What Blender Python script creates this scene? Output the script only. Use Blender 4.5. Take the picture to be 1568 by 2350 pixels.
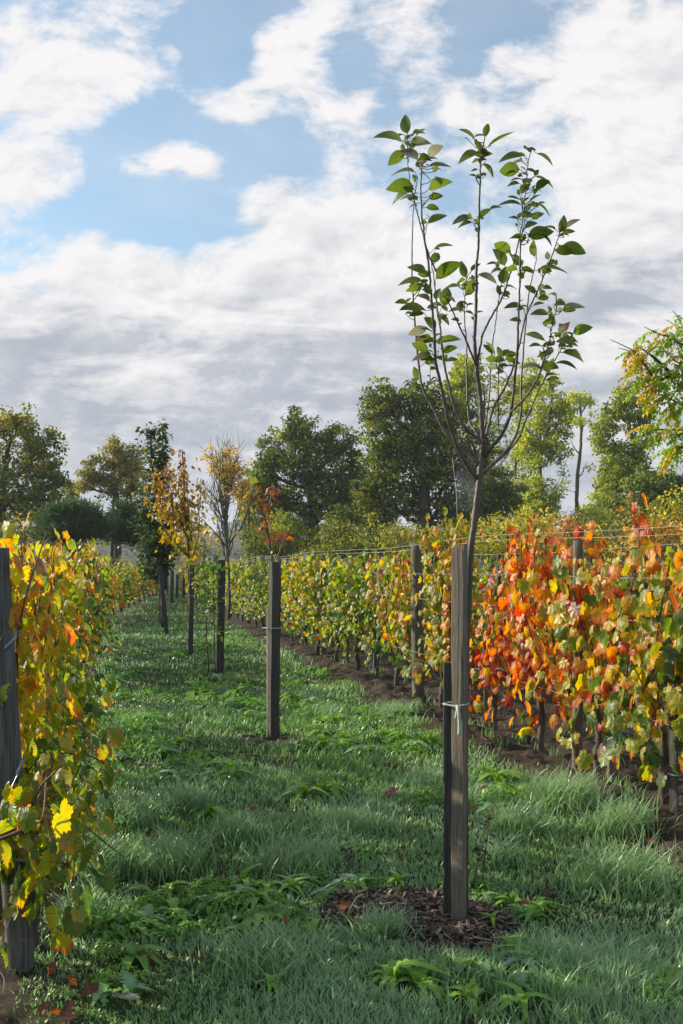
import bpy, math, random
import numpy as np
R = math.radians
for o in list(bpy.data.objects): bpy.data.objects.remove(o)
S = bpy.context.scene
COL = S.collection

# ------------------------------------------------------------------ camera, world, sun, exposure
FPX, CX, HY, EYE = 2285.0, 784.0, 1305.0, 1.55        # photograph measured in a 1568 x 2350 frame
cd = bpy.data.cameras.new('camera'); cam = bpy.data.objects.new('camera', cd); COL.objects.link(cam)
cam.location = (0, 0, EYE); cam.rotation_euler = (R(90), 0, 0)
cd.sensor_width = 36; cd.sensor_height = 36; cd.lens = 36 * FPX / 2350; cd.sensor_fit = 'AUTO'
cd.shift_y = (HY - 1175) / 2350; cd.clip_start = 0.05; cd.clip_end = 6000
S.camera = cam
S.render.resolution_x, S.render.resolution_y = 683, 1024
S.view_settings.view_transform = 'Standard'; S.view_settings.look = 'None'
S.view_settings.exposure = 0.55; S.view_settings.gamma = 1
S.cycles.max_bounces = 8; S.cycles.transmission_bounces = 6; S.cycles.diffuse_bounces = 4
S.cycles.use_denoising = True

SUN_AZ, SUN_EL = -70.0, 24.0                          # degrees left of the view axis, above the horizon
W = bpy.data.worlds.new('World'); S.world = W; W.use_nodes = True
class NT:
    """tiny helper for node trees"""
    def __init__(s, tree): s.t = tree; s.n = tree.nodes; s.l = tree.links
    def node(s, kind, **kw):
        nd = s.n.new(kind)
        for k, v in kw.items(): setattr(nd, k, v)
        return nd
    def put(s, sock, v):
        if hasattr(v, 'is_output') or isinstance(v, bpy.types.NodeSocket): s.l.new(v, sock)
        else: sock.default_value = v
    def m(s, op, a, b=0.0, c=0.0, clamp=False):
        nd = s.node('ShaderNodeMath', operation=op, use_clamp=clamp)
        s.put(nd.inputs[0], a); s.put(nd.inputs[1], b); s.put(nd.inputs[2], c)
        return nd.outputs[0]
    def vm(s, op, a, b=(0, 0, 0), out=0):
        nd = s.node('ShaderNodeVectorMath', operation=op)
        s.put(nd.inputs[0], a)
        if len(nd.inputs) > 1: s.put(nd.inputs[1], b)
        return nd.outputs[out]
    def ss(s, v, lo, hi, a=0.0, b=1.0):
        nd = s.node('ShaderNodeMapRange', interpolation_type='SMOOTHSTEP')
        s.put(nd.inputs[0], v)
        for i, q in ((1, lo), (2, hi), (3, a), (4, b)): s.put(nd.inputs[i], q)
        return nd.outputs[0]
    def mix(s, f, a, b, blend='MIX'):
        nd = s.node('ShaderNodeMix', data_type='RGBA', blend_type=blend)
        s.put(nd.inputs[0], f)
        for sock, v in ((nd.inputs[6], a), (nd.inputs[7], b)):
            if isinstance(v, tuple): v = (*v[:3], 1)
            s.put(sock, v)
        return nd.outputs[2]
    def noise(s, vec, scale, detail=4, rough=.55, dist=0.0, out=0):
        nd = s.node('ShaderNodeTexNoise')
        if vec is not None: s.l.new(vec, nd.inputs['Vector'])
        nd.inputs['Scale'].default_value = scale; nd.inputs['Detail'].default_value = detail
        nd.inputs['Roughness'].default_value = rough; nd.inputs['Distortion'].default_value = dist
        return nd.outputs[out]
    def comb(s, x, y, z=0.0):
        nd = s.node('ShaderNodeCombineXYZ'); s.put(nd.inputs[0], x); s.put(nd.inputs[1], y); s.put(nd.inputs[2], z)
        return nd.outputs[0]
    def sep(s, v):
        nd = s.node('ShaderNodeSeparateXYZ'); s.l.new(v, nd.inputs[0]); return nd.outputs

def make_world():
    w = NT(W.node_tree); w.n.clear()
    out = w.node('ShaderNodeOutputWorld')
    sky = w.node('ShaderNodeTexSky', sky_type='NISHITA', sun_disc=False)
    sky.sun_elevation = R(SUN_EL); sky.sun_rotation = R(SUN_AZ); sky.altitude = 50
    sky.air_density = 1.0; sky.dust_density = 0.8; sky.ozone_density = 2.2
    d = w.node('ShaderNodeTexCoord').outputs['Generated']
    x, y, z = w.sep(d)[:3]
    zc = w.m('MAXIMUM', z, 0.0)
    # the cloud deck is a plane overhead, seen in perspective
    k = w.m('ADD', zc, 0.17)
    px = w.m('DIVIDE', x, k); py = w.m('DIVIDE', y, k)
    pl = w.comb(px, py, 0.0)
    # heading and height of a direction, for where the large banks lie
    yy = w.m('MAXIMUM', y, 0.25)
    u = w.m('DIVIDE', x, yy); v = w.m('DIVIDE', zc, yy)
    uv = w.comb(u, v, 0.0)
    wob = w.noise(uv, 7.0, 3, .55, 0, 1)
    uvw = w.vm('ADD', uv, w.vm('MULTIPLY', w.vm('SUBTRACT', wob, (.5, .5, .5)), (.10, .075, 0)))
    def bank(px_, py_, rx, ry, wt):
        c = ((px_ - CX) / FPX, (HY - py_) / FPX, 0)
        dd = w.vm('MULTIPLY', w.vm('SUBTRACT', uvw, c), (FPX / rx, FPX / ry, 0))
        ln = w.vm('LENGTH', dd, out=1)
        return w.m('MULTIPLY', w.ss(ln, 0.25, 1.35, 1.0, 0.0), wt)
    cov = None
    for b in BANKS:
        t = bank(*b)
        cov = t if cov is None else w.m('ADD', cov, t)
    n1 = w.noise(pl, 2.3, 9, .56, .15)
    n2 = w.noise(w.comb(w.m('MULTIPLY', u, 1.0), w.m('MULTIPLY', v, 1.7)), 8.0, 12, .66, .25)
    n2o = w.noise(w.comb(w.m('ADD', u, -.012), w.m('MULTIPLY', w.m('ADD', v, .010), 1.7)), 8.0, 12, .66, .25)
    relief = w.m('SUBTRACT', n2o, n2)
    dens = w.m('ADD', w.m('ADD', w.m('MULTIPLY', w.m('SUBTRACT', n1, .5), 0.75), w.m('MULTIPLY', w.m('SUBTRACT', n2, .5), 2.1)), cov)
    dens = w.m('ADD', dens, 0.43)
    low = w.ss(v, 0.36, 0.22)                           # closed deck towards the horizon
    dens = w.m('ADD', dens, w.m('MULTIPLY', low, 0.68))
    alpha = w.m('MAXIMUM', w.ss(dens, 0.27, 0.82), w.ss(n1, .25, .85, .0, .28))
    # light and grey of the deck
    streak = w.noise(w.comb(w.m('MULTIPLY', u, 1.3), w.m('MULTIPLY', v, 7.0), 3.3), 3.6, 9, .58, .45)
    st2 = w.noise(w.comb(w.m('MULTIPLY', u, 2.0), w.m('MULTIPLY', v, 3.6), 7.7), 4.2, 5, .5, .2)
    thick = w.ss(dens, 0.66, 1.2)
    g_up = w.m('MULTIPLY', w.ss(st2, .40, .68), thick)
    greyz = w.m('MULTIPLY', w.ss(v, 0.31, 0.225), w.ss(streak, .66, .34))
    greyb = w.m('MULTIPLY', w.ss(v, 0.25, 0.16), .36)
    gcl = None
    for b in GREYS:
        t = bank(*b); gcl = t if gcl is None else w.m('ADD', gcl, t)
    gcl = w.m('MULTIPLY', gcl, w.ss(streak, .36, .66, 1.5, .25))
    grey = w.m('ADD', w.m('ADD', w.m('MULTIPLY', g_up, .42), w.m('MULTIPLY', greyz, .80)), w.m('ADD', greyb, gcl), clamp=True)
    grey = w.m('ADD', grey, w.m('MULTIPLY', relief, 2.6), clamp=True)
    grey = w.m('MULTIPLY', grey, w.ss(n2, .35, .65, .98, .70))
    cc = w.mix(grey, (.88, .86, .865), (.40, .445, .515))
    # a paler, slightly warm rim low over the horizon
    cc = w.mix(w.ss(v, 0.10, 0.03), cc, (.60, .64, .72))
    bgs = w.node('ShaderNodeBackground'); w.l.new(w.mix(.14, w.mix(1.0, sky.outputs[0], (.88, 1.05, 1.0), 'MULTIPLY'), (5.6, 5.8, 6.0)), bgs.inputs[0]); bgs.inputs[1].default_value = SKY_STR
    bgc = w.node('ShaderNodeBackground'); w.l.new(cc, bgc.inputs[0]); bgc.inputs[1].default_value = CLOUD_STR
    mx = w.node('ShaderNodeMixShader'); w.l.new(alpha, mx.inputs[0]); w.l.new(bgs.outputs[0], mx.inputs[1]); w.l.new(bgc.outputs[0], mx.inputs[2])
    w.l.new(mx.outputs[0], out.inputs[0])
SKY_STR, CLOUD_STR = 0.122, 0.735
# banks of cloud (+) and openings of blue (-): centre, half sizes, weight
BANKS = [(150, 150, 260, 130, .35), (350, 110, 90, 90, .25), (60, 390, 170, 100, .40), (400, 360, 150, 55, .32), (530, 215, 130, 50, .28),
         (700, 110, 130, 110, .30), (960, 70, 90, 110, .26), (780, 290, 110, 120, .33), (720, 520, 240, 160, .48), (1380, 180, 330, 280, .50),
         (1050, 250, 110, 60, .28), (300, 590, 260, 60, .3), (950, 560, 250, 120, .25), (1450, 420, 200, 110, .3), (1450, 610, 260, 130, .45),
         (500, 70, 80, 140, -.46), (330, 290, 170, 70, -.40), (590, 330, 110, 110, -.42), (420, 480, 200, 75, -.58), (200, 480, 120, 60, -.28),
         (800, 160, 70, 80, -.36), (1060, 90, 75, 130, -.45), (880, 250, 40, 60, -.2), (40, 590, 110, 55, -.05), (1150, 30, 110, 70, -.30),
         (230, 400, 60, 70, -.3), (850, 30, 60, 40, -.2), (1010, 300, 60, 30, -.2), (600, 30, 70, 60, -.3)]
GREYS = [(1470, 590, 230, 110, .55), (420, 790, 520, 120, .22), (150, 800, 300, 70, .14), (500, 930, 500, 70, .12), (1250, 700, 350, 60, .15), (560, 640, 240, 30, .18)]
make_world()
sl = bpy.data.lights.new('sun', 'SUN'); sl.energy = 5.0; sl.angle = R(0.5); sl.color = (1.0, .86, .66)
sun = bpy.data.objects.new('sun', sl); COL.objects.link(sun)
sun.rotation_euler = (R(90 - SUN_EL), 0, R(-SUN_AZ) + math.pi)   # shines away from the sun's azimuth
import mathutils
_sd = mathutils.Vector((math.sin(R(SUN_AZ)) * math.cos(R(SUN_EL)), math.cos(R(SUN_AZ)) * math.cos(R(SUN_EL)), math.sin(R(SUN_EL))))
sun.rotation_euler = _sd.to_track_quat('Z', 'Y').to_euler()

# ------------------------------------------------------------------ helpers
def P(px, py, Y): return np.array([(px - CX) / FPX * Y, Y, EYE - (py - HY) / FPX * Y])
def rng_(s): return np.random.default_rng(s)
def unit(a): return a / np.maximum(np.linalg.norm(a, axis=-1, keepdims=True), 1e-9)

def vnoise(x, y, seed=0):
    x = np.asarray(x, float); y = np.asarray(y, float)
    xi = np.floor(x).astype(np.int64); yi = np.floor(y).astype(np.int64); fx = x - xi; fy = y - yi
    def h(a, b):
        n = (a * 374761393 + b * 668265263 + seed * 1442695041) & 0xffffffff
        n = ((n ^ (n >> 13)) * 1274126177) & 0xffffffff
        return ((n ^ (n >> 16)) & 0xffff) / 65535.0
    fx = fx * fx * (3 - 2 * fx); fy = fy * fy * (3 - 2 * fy)
    return (h(xi, yi) * (1 - fx) + h(xi + 1, yi) * fx) * (1 - fy) + (h(xi, yi + 1) * (1 - fx) + h(xi + 1, yi + 1) * fx) * fy
def fbm(x, y, seed=0, oct=4):
    s = 0; a = .5
    for i in range(oct): s = s + a * vnoise(x * 2 ** i, y * 2 ** i, seed + i * 17); a *= .5
    return s

class MB:
    """collects points and triangles (with two colours and a leaf coordinate each) into ONE mesh"""
    def __init__(s): s.V = []; s.F = []; s.A = []; s.B = []; s.U = []; s.n = 0
    def add(s, V, F, a=(.5, .5, .5), b=None, uv=None):
        V = np.asarray(V, float).reshape(-1, 3); F = np.asarray(F, np.int64).reshape(-1, 3); n = len(V)
        a = np.broadcast_to(np.asarray(a, float), (n, 3)); b = a if b is None else np.broadcast_to(np.asarray(b, float), (n, 3))
        uv = np.zeros((n, 2)) if uv is None else np.broadcast_to(np.asarray(uv, float), (n, 2))
        s.V.append(V); s.F.append(F + s.n); s.A.append(a); s.B.append(b); s.U.append(uv); s.n += n
        return s
    def join(s, o):
        off = 0
        for V, F, A, B, U in zip(o.V, o.F, o.A, o.B, o.U): s.add(V, F - off, A, B, U); off += len(V)
    def build(s, name, mat, parent=None, smooth=False):
        V = np.concatenate(s.V); F = np.concatenate(s.F)
        me = bpy.data.meshes.new(name)
        me.vertices.add(len(V)); me.vertices.foreach_set('co', V.astype(np.float32).ravel())
        me.loops.add(F.size); me.loops.foreach_set('vertex_index', F.astype(np.int32).ravel())
        me.polygons.add(len(F)); me.polygons.foreach_set('loop_start', np.arange(0, F.size, 3, dtype=np.int32))
        me.polygons.foreach_set('use_smooth', np.full(len(F), smooth, bool))
        for nm, X in (('col', s.A), ('col2', s.B)):
            at = me.attributes.new(nm, 'FLOAT_COLOR', 'POINT')
            X = np.concatenate(X); at.data.foreach_set('color', np.c_[X, np.ones(len(X))].astype(np.float32).ravel())
        at = me.attributes.new('luv', 'FLOAT_VECTOR', 'POINT')
        U = np.concatenate(s.U); at.data.foreach_set('vector', np.c_[U, np.zeros(len(U))].astype(np.float32).ravel())
        me.update(calc_edges=True)
        me.materials.append(mat)
        o = bpy.data.objects.new(name, me); COL.objects.link(o)
        if parent: o.parent = parent
        return o

def tag(o, label=None, cat=None, group=None, kind=None):
    if label: o['label'] = label
    if cat: o['category'] = cat
    if group: o['group'] = group
    if kind: o['kind'] = kind
    return o
def thing(name, label, cat, loc=(0, 0, 0), rz=0, group=None):
    o = bpy.data.objects.new(name, None); COL.objects.link(o); o.location = tuple(loc); o.rotation_euler = (0, 0, rz)
    o.empty_display_size = .1
    return tag(o, label, cat, group)
def dup(root, loc, rz, label=None, group=None, sc=(1, 1, 1)):
    r = root.copy(); COL.objects.link(r); r.location = tuple(loc); r.rotation_euler = (0, 0, rz); r.scale = sc
    if label: r['label'] = label
    if group: r['group'] = group
    for ch in list(root.children):
        c = ch.copy(); COL.objects.link(c); c.parent = r
        for g in list(ch.children):
            q = g.copy(); COL.objects.link(q); q.parent = c
    return r

def tube(mb, pts, rad, sides=6, a=(.5, .5, .5), cap=True, knob=0.0, seed=0):
    pts = np.asarray(pts, float); n = len(pts); rad = np.broadcast_to(np.asarray(rad, float), (n,)).copy()
    if knob: rad = rad * (1 + rng_(seed).normal(0, knob, n))
    t = unit(np.gradient(pts, axis=0)); ref = np.array([0., 1, 0]) if abs(t[0][1]) < .8 else np.array([1., 0, 0])
    x = unit(np.cross(t, ref)); y = np.cross(t, x)
    an = np.arange(sides) / sides * 2 * np.pi
    V = (pts[:, None] + rad[:, None, None] * (x[:, None] * np.cos(an)[None, :, None] + y[:, None] * np.sin(an)[None, :, None])).reshape(-1, 3)
    i = np.arange(n - 1)[:, None] * sides; j = np.arange(sides)[None]; k = (j + 1) % sides
    F = np.concatenate([np.stack([i + j, i + k, i + sides + k], -1).reshape(-1, 3), np.stack([i + j, i + sides + k, i + sides + j], -1).reshape(-1, 3)])
    if cap:
        V = np.r_[V, pts[:1], pts[-1:]]; c0 = n * sides; jj = np.arange(sides); kk = (jj + 1) % sides
        F = np.r_[F, np.stack([np.full(sides, c0), kk, jj], -1), np.stack([np.full(sides, c0 + 1), (n - 1) * sides + jj, (n - 1) * sides + kk], -1)]
    L = np.r_[0, np.cumsum(np.linalg.norm(np.diff(pts, axis=0), axis=1))]
    uv = np.stack([np.tile(np.arange(sides) / sides, n), np.repeat(L, sides)], -1)
    if cap: uv = np.r_[uv, [[0, 0], [0, L[-1]]]]
    mb.add(V, F, a, None, uv)
def smooth_line(pts, n=12):
    """Catmull-Rom through pts"""
    p = np.asarray(pts, float); p = np.r_[[2 * p[0] - p[1]], p, [2 * p[-1] - p[-2]]]; out = []
    for i in range(1, len(p) - 2):
        for t in np.linspace(0, 1, n, endpoint=False):
            out.append(.5 * ((2 * p[i]) + (p[i + 1] - p[i - 1]) * t + (2 * p[i - 1] - 5 * p[i] + 4 * p[i + 1] - p[i + 2]) * t * t + (3 * p[i] - p[i - 1] - 3 * p[i + 1] + p[i + 2]) * t ** 3))
    out.append(p[-2]); return np.array(out)
def box_rings(mb, rings, a=(.5, .5, .5)):
    """loft of 4-corner rings with caps (own points per face so that edges stay sharp)"""
    rings = [np.asarray(r, float) for r in rings]; k = len(rings[0])
    for r0, r1 in zip(rings[:-1], rings[1:]):
        for j in range(k):
            q = (j + 1) % k
            mb.add([r0[j], r0[q], r1[q], r1[j]], [[0, 1, 2], [0, 2, 3]], a, None, [[0, r0[j][2]], [.07, r0[j][2]], [.07, r1[j][2]], [0, r1[j][2]]])
    for r, fl in ((rings[0], True), (rings[-1], False)):
        f = [[0, i, i + 1] for i in range(1, k - 1)]
        if fl: f = [t[::-1] for t in f]
        mb.add(r, f, a)

# leaf templates: (points, triangles, uv); x across, y along, z out of the leaf
def grape_leaf(hi):
    key = [(0, 1.0), (14, .88), (27, .74), (40, .83), (55, .94), (70, .84), (84, .65), (98, .73), (113, .81), (130, .71), (148, .62), (163, .50), (174, .16)]
    a = np.array([k[0] for k in key], float); r = np.array([k[1] for k in key])
    if hi:
        aa = np.linspace(0, 174, 23); rr = np.interp(aa, a, r); rr[1::2] *= .91; rr[2::2] *= 1.07
    else:
        aa = np.array([0, 20, 30, 55, 84, 113, 145, 174.]); rr = np.interp(aa, a, r)
    th = R(1) * np.r_[aa, -aa[::-1]]; rr = np.r_[rr, rr[::-1]]
    th = np.delete(th, len(aa) * 2 - 1); rr = np.delete(rr, len(aa) * 2 - 1); n = len(th)
    ring = lambda f: np.stack([rr * f * np.sin(th), rr * f * np.cos(th)], -1)
    if hi:
        uv = np.r_[[[0, 0]], ring(.55), ring(1.)]
        j = np.arange(n); k = (j + 1) % n
        F = np.r_[np.stack([0 * j, 1 + k, 1 + j], -1), np.stack([1 + j, 1 + k, 1 + n + k], -1), np.stack([1 + j, 1 + n + k, 1 + n + j], -1)]
    else:
        uv = np.r_[[[0, 0]], ring(1.)]; j = np.arange(n); k = (j + 1) % n; F = np.stack([0 * j, 1 + k, 1 + j], -1)
    rad = np.linalg.norm(uv, axis=1); ang = np.arctan2(uv[:, 0], uv[:, 1])
    z = -.22 * rad ** 2 + .032 * np.cos(ang * 6.5) * rad
    return np.c_[uv, z], F, uv
def oval_leaf(ns=5, wid=.27, fold=.25, droop=.25):
    t = np.linspace(0, 1, ns + 1); w = wid * np.sin(np.pi * np.clip(t, 0, 1) ** .8) ** .8; w[-1] = .0; w[0] = .01
    zz = -droop * t ** 2 * 1.2 + droop * .5 * np.sin(np.pi * t)
    V = []; 
    for i in range(ns + 1): V += [[-w[i], t[i], zz[i] + fold * w[i]], [0, t[i], zz[i]], [w[i], t[i], zz[i] + fold * w[i]]]
    F = []
    for i in range(ns):
        b = 3 * i
        for c in (0, 1): F += [[b + c, b + c + 1, b + c + 4], [b + c, b + c + 4, b + c + 3]]
    V = np.array(V); return V, np.array(F), V[:, :2]
GL_HI, GL_LO = grape_leaf(True), grape_leaf(False)
OV = oval_leaf(); OV_LO = oval_leaf(2, .3, .2, .2)
CARD = (np.array([[0, 0, 0], [.34, .5, .06], [0, 1, -.1], [-.34, .5, .06]]), np.array([[0, 1, 2], [0, 2, 3]]), np.array([[0, 0], [.34, .5], [0, 1], [-.34, .5]]))
NEEDLE = (np.array([[-.09, 0, 0], [.09, 0, 0], [0, 1, 0]]), np.array([[0, 1, 2]]), np.array([[0, 0], [.1, 0], [0, 1]]))

def scatter(mb, tpl, pos, tip, nrm, size, ca, cb=None, curl=None, wide=None):
    """leaves: stalk end at pos, pointing to tip, face normal nrm"""
    V, F, uv = tpl; n = len(pos); y = unit(tip); z = unit(nrm - (nrm * y).sum(-1, keepdims=True) * y); x = np.cross(y, z)
    L = np.broadcast_to(V, (n, *V.shape)).copy()
    if curl is not None: L[:, :, 2] += curl[:, None] * (L[:, :, 1] ** 2 + .6 * L[:, :, 0] ** 2)
    if wide is not None: L[:, :, 0] *= wide[:, None]
    P_ = pos[:, None] + size[:, None, None] * (L[:, :, :1] * x[:, None] + L[:, :, 1:2] * y[:, None] + L[:, :, 2:] * z[:, None])
    FF = (F[None] + (np.arange(n) * len(V))[:, None, None]).reshape(-1, 3)
    rep = lambda c: np.repeat(np.broadcast_to(c, (n, 3)), len(V), 0)
    mb.add(P_.reshape(-1, 3), FF, rep(ca), rep(ca if cb is None else cb), np.tile(uv, (n, 1)))

# ------------------------------------------------------------------ materials
def newmat(name):
    m = bpy.data.materials.new(name); m.use_nodes = True; t = NT(m.node_tree); t.n.clear()
    return m, t, t.node('ShaderNodeOutputMaterial')
def leaf_mat(name, trans=.45, rough=.45, spec=.45, veins=0.0, edge=True, tsat=1.25, nscale=14.0):
    m, t, out = newmat(name)
    c1 = t.node('ShaderNodeAttribute', attribute_name='col').outputs['Color']; c2 = t.node('ShaderNodeAttribute', attribute_name='col2').outputs['Color']
    uv = t.node('ShaderNodeAttribute', attribute_name='luv').outputs['Vector']
    geo = t.node('ShaderNodeTexCoord').outputs['Object']
    c = c1
    if edge:
        r = t.vm('LENGTH', uv, out=1); nz = t.noise(geo, nscale, 3, .6)
        c = t.mix(t.ss(t.m('ADD', r, t.m('MULTIPLY', t.m('SUBTRACT', nz, .5), 1.9)), .36, .90), c1, c2)
        nb = t.noise(geo, nscale * 4, 2, .6)
        c = t.mix(t.ss(nb, .66, .76, 0, .55), c, (.10, .05, .02))
    if veins:
        x, y, _ = t.sep(uv)[:3]
        an = t.m('ARCTAN2', x, y); fr = t.m('PINGPONG', an, R(27.5)); dl = t.m('MULTIPLY', t.m('SUBTRACT', R(27.5), t.m('ABSOLUTE', t.m('SUBTRACT', fr, 0.0))), 1.0)
        near = t.m('MINIMUM', fr, 10.0); r = t.vm('LENGTH', uv, out=1)
        near = t.m('ABSOLUTE', t.m('SUBTRACT', t.m('PINGPONG', t.m('ADD', an, R(27.5)), R(27.5)), R(27.5)))
        f = t.ss(t.m('MULTIPLY', near, r), .012, .04, veins, 0.0)
        c = t.mix(f, c, t.mix(.55, c, (.55, .5, .2)))
    bs = t.node('ShaderNodeBsdfPrincipled'); t.put(bs.inputs['Base Color'], c)
    bs.inputs['Roughness'].default_value = rough; bs.inputs['Specular IOR Level'].default_value = spec
    hs = t.node('ShaderNodeHueSaturation'); hs.inputs['Saturation'].default_value = 1.15; hs.inputs['Value'].default_value = tsat; t.put(hs.inputs['Color'], c)
    tr = t.node('ShaderNodeBsdfTranslucent'); t.put(tr.inputs[0], hs.outputs[0])
    mx = t.node('ShaderNodeMixShader'); mx.inputs[0].default_value = trans
    t.l.new(bs.outputs[0], mx.inputs[1]); t.l.new(tr.outputs[0], mx.inputs[2]); t.l.new(mx.outputs[0], out.inputs[0])
    return m
def wood_mat(name, dark, light, grain=60, bump=.5, moss=None, rough=.85):
    m, t, out = newmat(name)
    g = t.node('ShaderNodeTexCoord').outputs['Object']
    s = t.vm('MULTIPLY', g, (1, 1, .045)); n = t.noise(s, grain, 6, .65, .6); n2 = t.noise(g, 3.5, 4, .6); n3 = t.noise(t.vm('MULTIPLY', g, (1, 1, .02)), grain * 3, 3, .6)
    c = t.mix(t.ss(n, .3, .72), dark, light)
    c = t.mix(t.ss(n2, .5, .8, 0, .45), c, tuple(q * .45 for q in dark))
    c = t.mix(t.ss(n3, .66, .78, 0, .5), c, tuple(q * .25 for q in dark))
    if moss: c = t.mix(t.ss(t.noise(g, 6, 5, .7), .52, .70, 0, .8), c, moss)
    b = t.node('ShaderNodeBsdfPrincipled'); t.put(b.inputs['Base Color'], c); b.inputs['Roughness'].default_value = rough
    bp = t.node('ShaderNodeBump'); bp.inputs['Strength'].default_value = bump; bp.inputs['Distance'].default_value = .006
    t.put(bp.inputs['Height'], t.m('SUBTRACT', n, t.ss(n3, .6, .72))); t.l.new(bp.outputs[0], b.inputs['Normal']); t.l.new(b.outputs[0], out.inputs[0])
    return m
def plain(name, c, rough=.5, metal=0.0):
    m, t, out = newmat(name); b = t.node('ShaderNodeBsdfPrincipled')
    nz = t.noise(t.node('ShaderNodeTexCoord').outputs['Object'], 40, 3)
    t.put(b.inputs['Base Color'], t.mix(t.ss(nz, .35, .7, 0, .5), c, tuple(q * .6 for q in c))); b.inputs['Roughness'].default_value = rough; b.inputs['Metallic'].default_value = metal
    t.l.new(b.outputs[0], out.inputs[0]); return m
M_VINE = leaf_mat('vine_leaf', .52, .40, .55, veins=.22, tsat=1.6)
M_VINE_FAR = leaf_mat('vine_leaf_far', .48, .42, .55, edge=False, tsat=1.45)
M_APPLE = leaf_mat('apple_leaf', .50, .42, .5, nscale=22, tsat=1.5)
M_TREE = leaf_mat('tree_leaf', .36, .55, .35, edge=False)
M_GRASS = leaf_mat('grass_blade', .48, .34, .7, edge=False, tsat=1.4)
M_WEED = leaf_mat('weed_leaf', .40, .45, .45, edge=False, tsat=1.25)
M_STAKE = wood_mat('weathered_oak', (.080, .067, .054), (.225, .19, .148), 150, .35)
M_STAKE_DK = wood_mat('tarred_stake', (.026, .028, .028), (.078, .077, .072), 70)
M_POST = wood_mat('grey_post', (.045, .04, .038), (.15, .14, .135), 55, .8)
M_POSTM = wood_mat('mossy_post', (.055, .048, .036), (.155, .14, .105), 55, .7, moss=(.06, .08, .02))
M_BARK = wood_mat('bark', (.035, .028, .022), (.10, .082, .065), 30, .8)
M_APBARK = wood_mat('smooth_bark', (.040, .030, .024), (.105, .078, .06), 26, .35, rough=.5)
M_CANE = wood_mat('vine_cane', (.07, .035, .02), (.18, .10, .055), 40, .4)
M_POPBARK = wood_mat('poplar_bark', (.05, .055, .035), (.15, .15, .10), 20, .6)
M_WIRE = plain('galvanised_wire', (.50, .51, .52), .4, .4)
M_STEEL = plain('blue_steel', (.20, .27, .33), .35, .7)
M_BAND = plain('green_band', (.36, .46, .38), .7)
M_WEB = plain('web_silk', (.8, .8, .8), .4)

# ------------------------------------------------------------------ ground
LEFT_X = lambda Y: np.interp(Y, [0, 3.8, 18, 28.3, 50.6, 70], [-.33, -1.23, -4.62, -6.9, -9.9, -12.2])
RIGHT_X = lambda Y: 3.477 - .217 * np.asarray(Y, float)
ROW_ANG = math.atan2(1, -.225)
STAKE = (.518, 4.37)
def soil_mask(x, y):
    """1 where the earth is bare: a strip under each vine row, all ground right of the right row, the mulch ring"""
    wob = (fbm(x * 1.7, y * 1.7, 5, 3) - .45) * .9
    dl = np.abs(x - (LEFT_X(y) - .05)); l = np.clip((.30 + wob * .35 - dl) / .22, 0, 1)
    dr = x - (RIGHT_X(y) - .68); r = np.clip((dr + wob * .45) / .25, 0, 1)
    r = r * np.clip((44 - y) / 8, 0, 1)
    mr = np.hypot((x - STAKE[0] + .20) / 1.0, (y - STAKE[1] - .0) / 1.0); mm = np.clip((.48 + wob * .35 - mr) / .10, 0, 1)
    s2 = np.hypot(x + .66, y - 9.1); m2 = np.clip((.35 + wob * .3 - s2) / .15, 0, 1)
    return np.maximum.reduce([l, r, mm, m2])
def height(x, y):
    x = np.asarray(x, float); y = np.asarray(y, float)
    s = soil_mask(x, y); near = np.clip((30 - y) / 10, 0, 1)
    h = (fbm(x * .5, y * .5, 1, 3) - .44) * .10 * near
    ridge = np.exp(-((x - RIGHT_X(y) + .25) / .28) ** 2) * .05 * near
    clod = (fbm(x * 5.5, y * 5.5, 9, 4) - .40) * .17 * s * near
    mr = np.hypot(x - STAKE[0] + .2, y - STAKE[1]); clod = clod * np.clip((mr - .3) / .4, .25, 1)
    return h + ridge + clod
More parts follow.
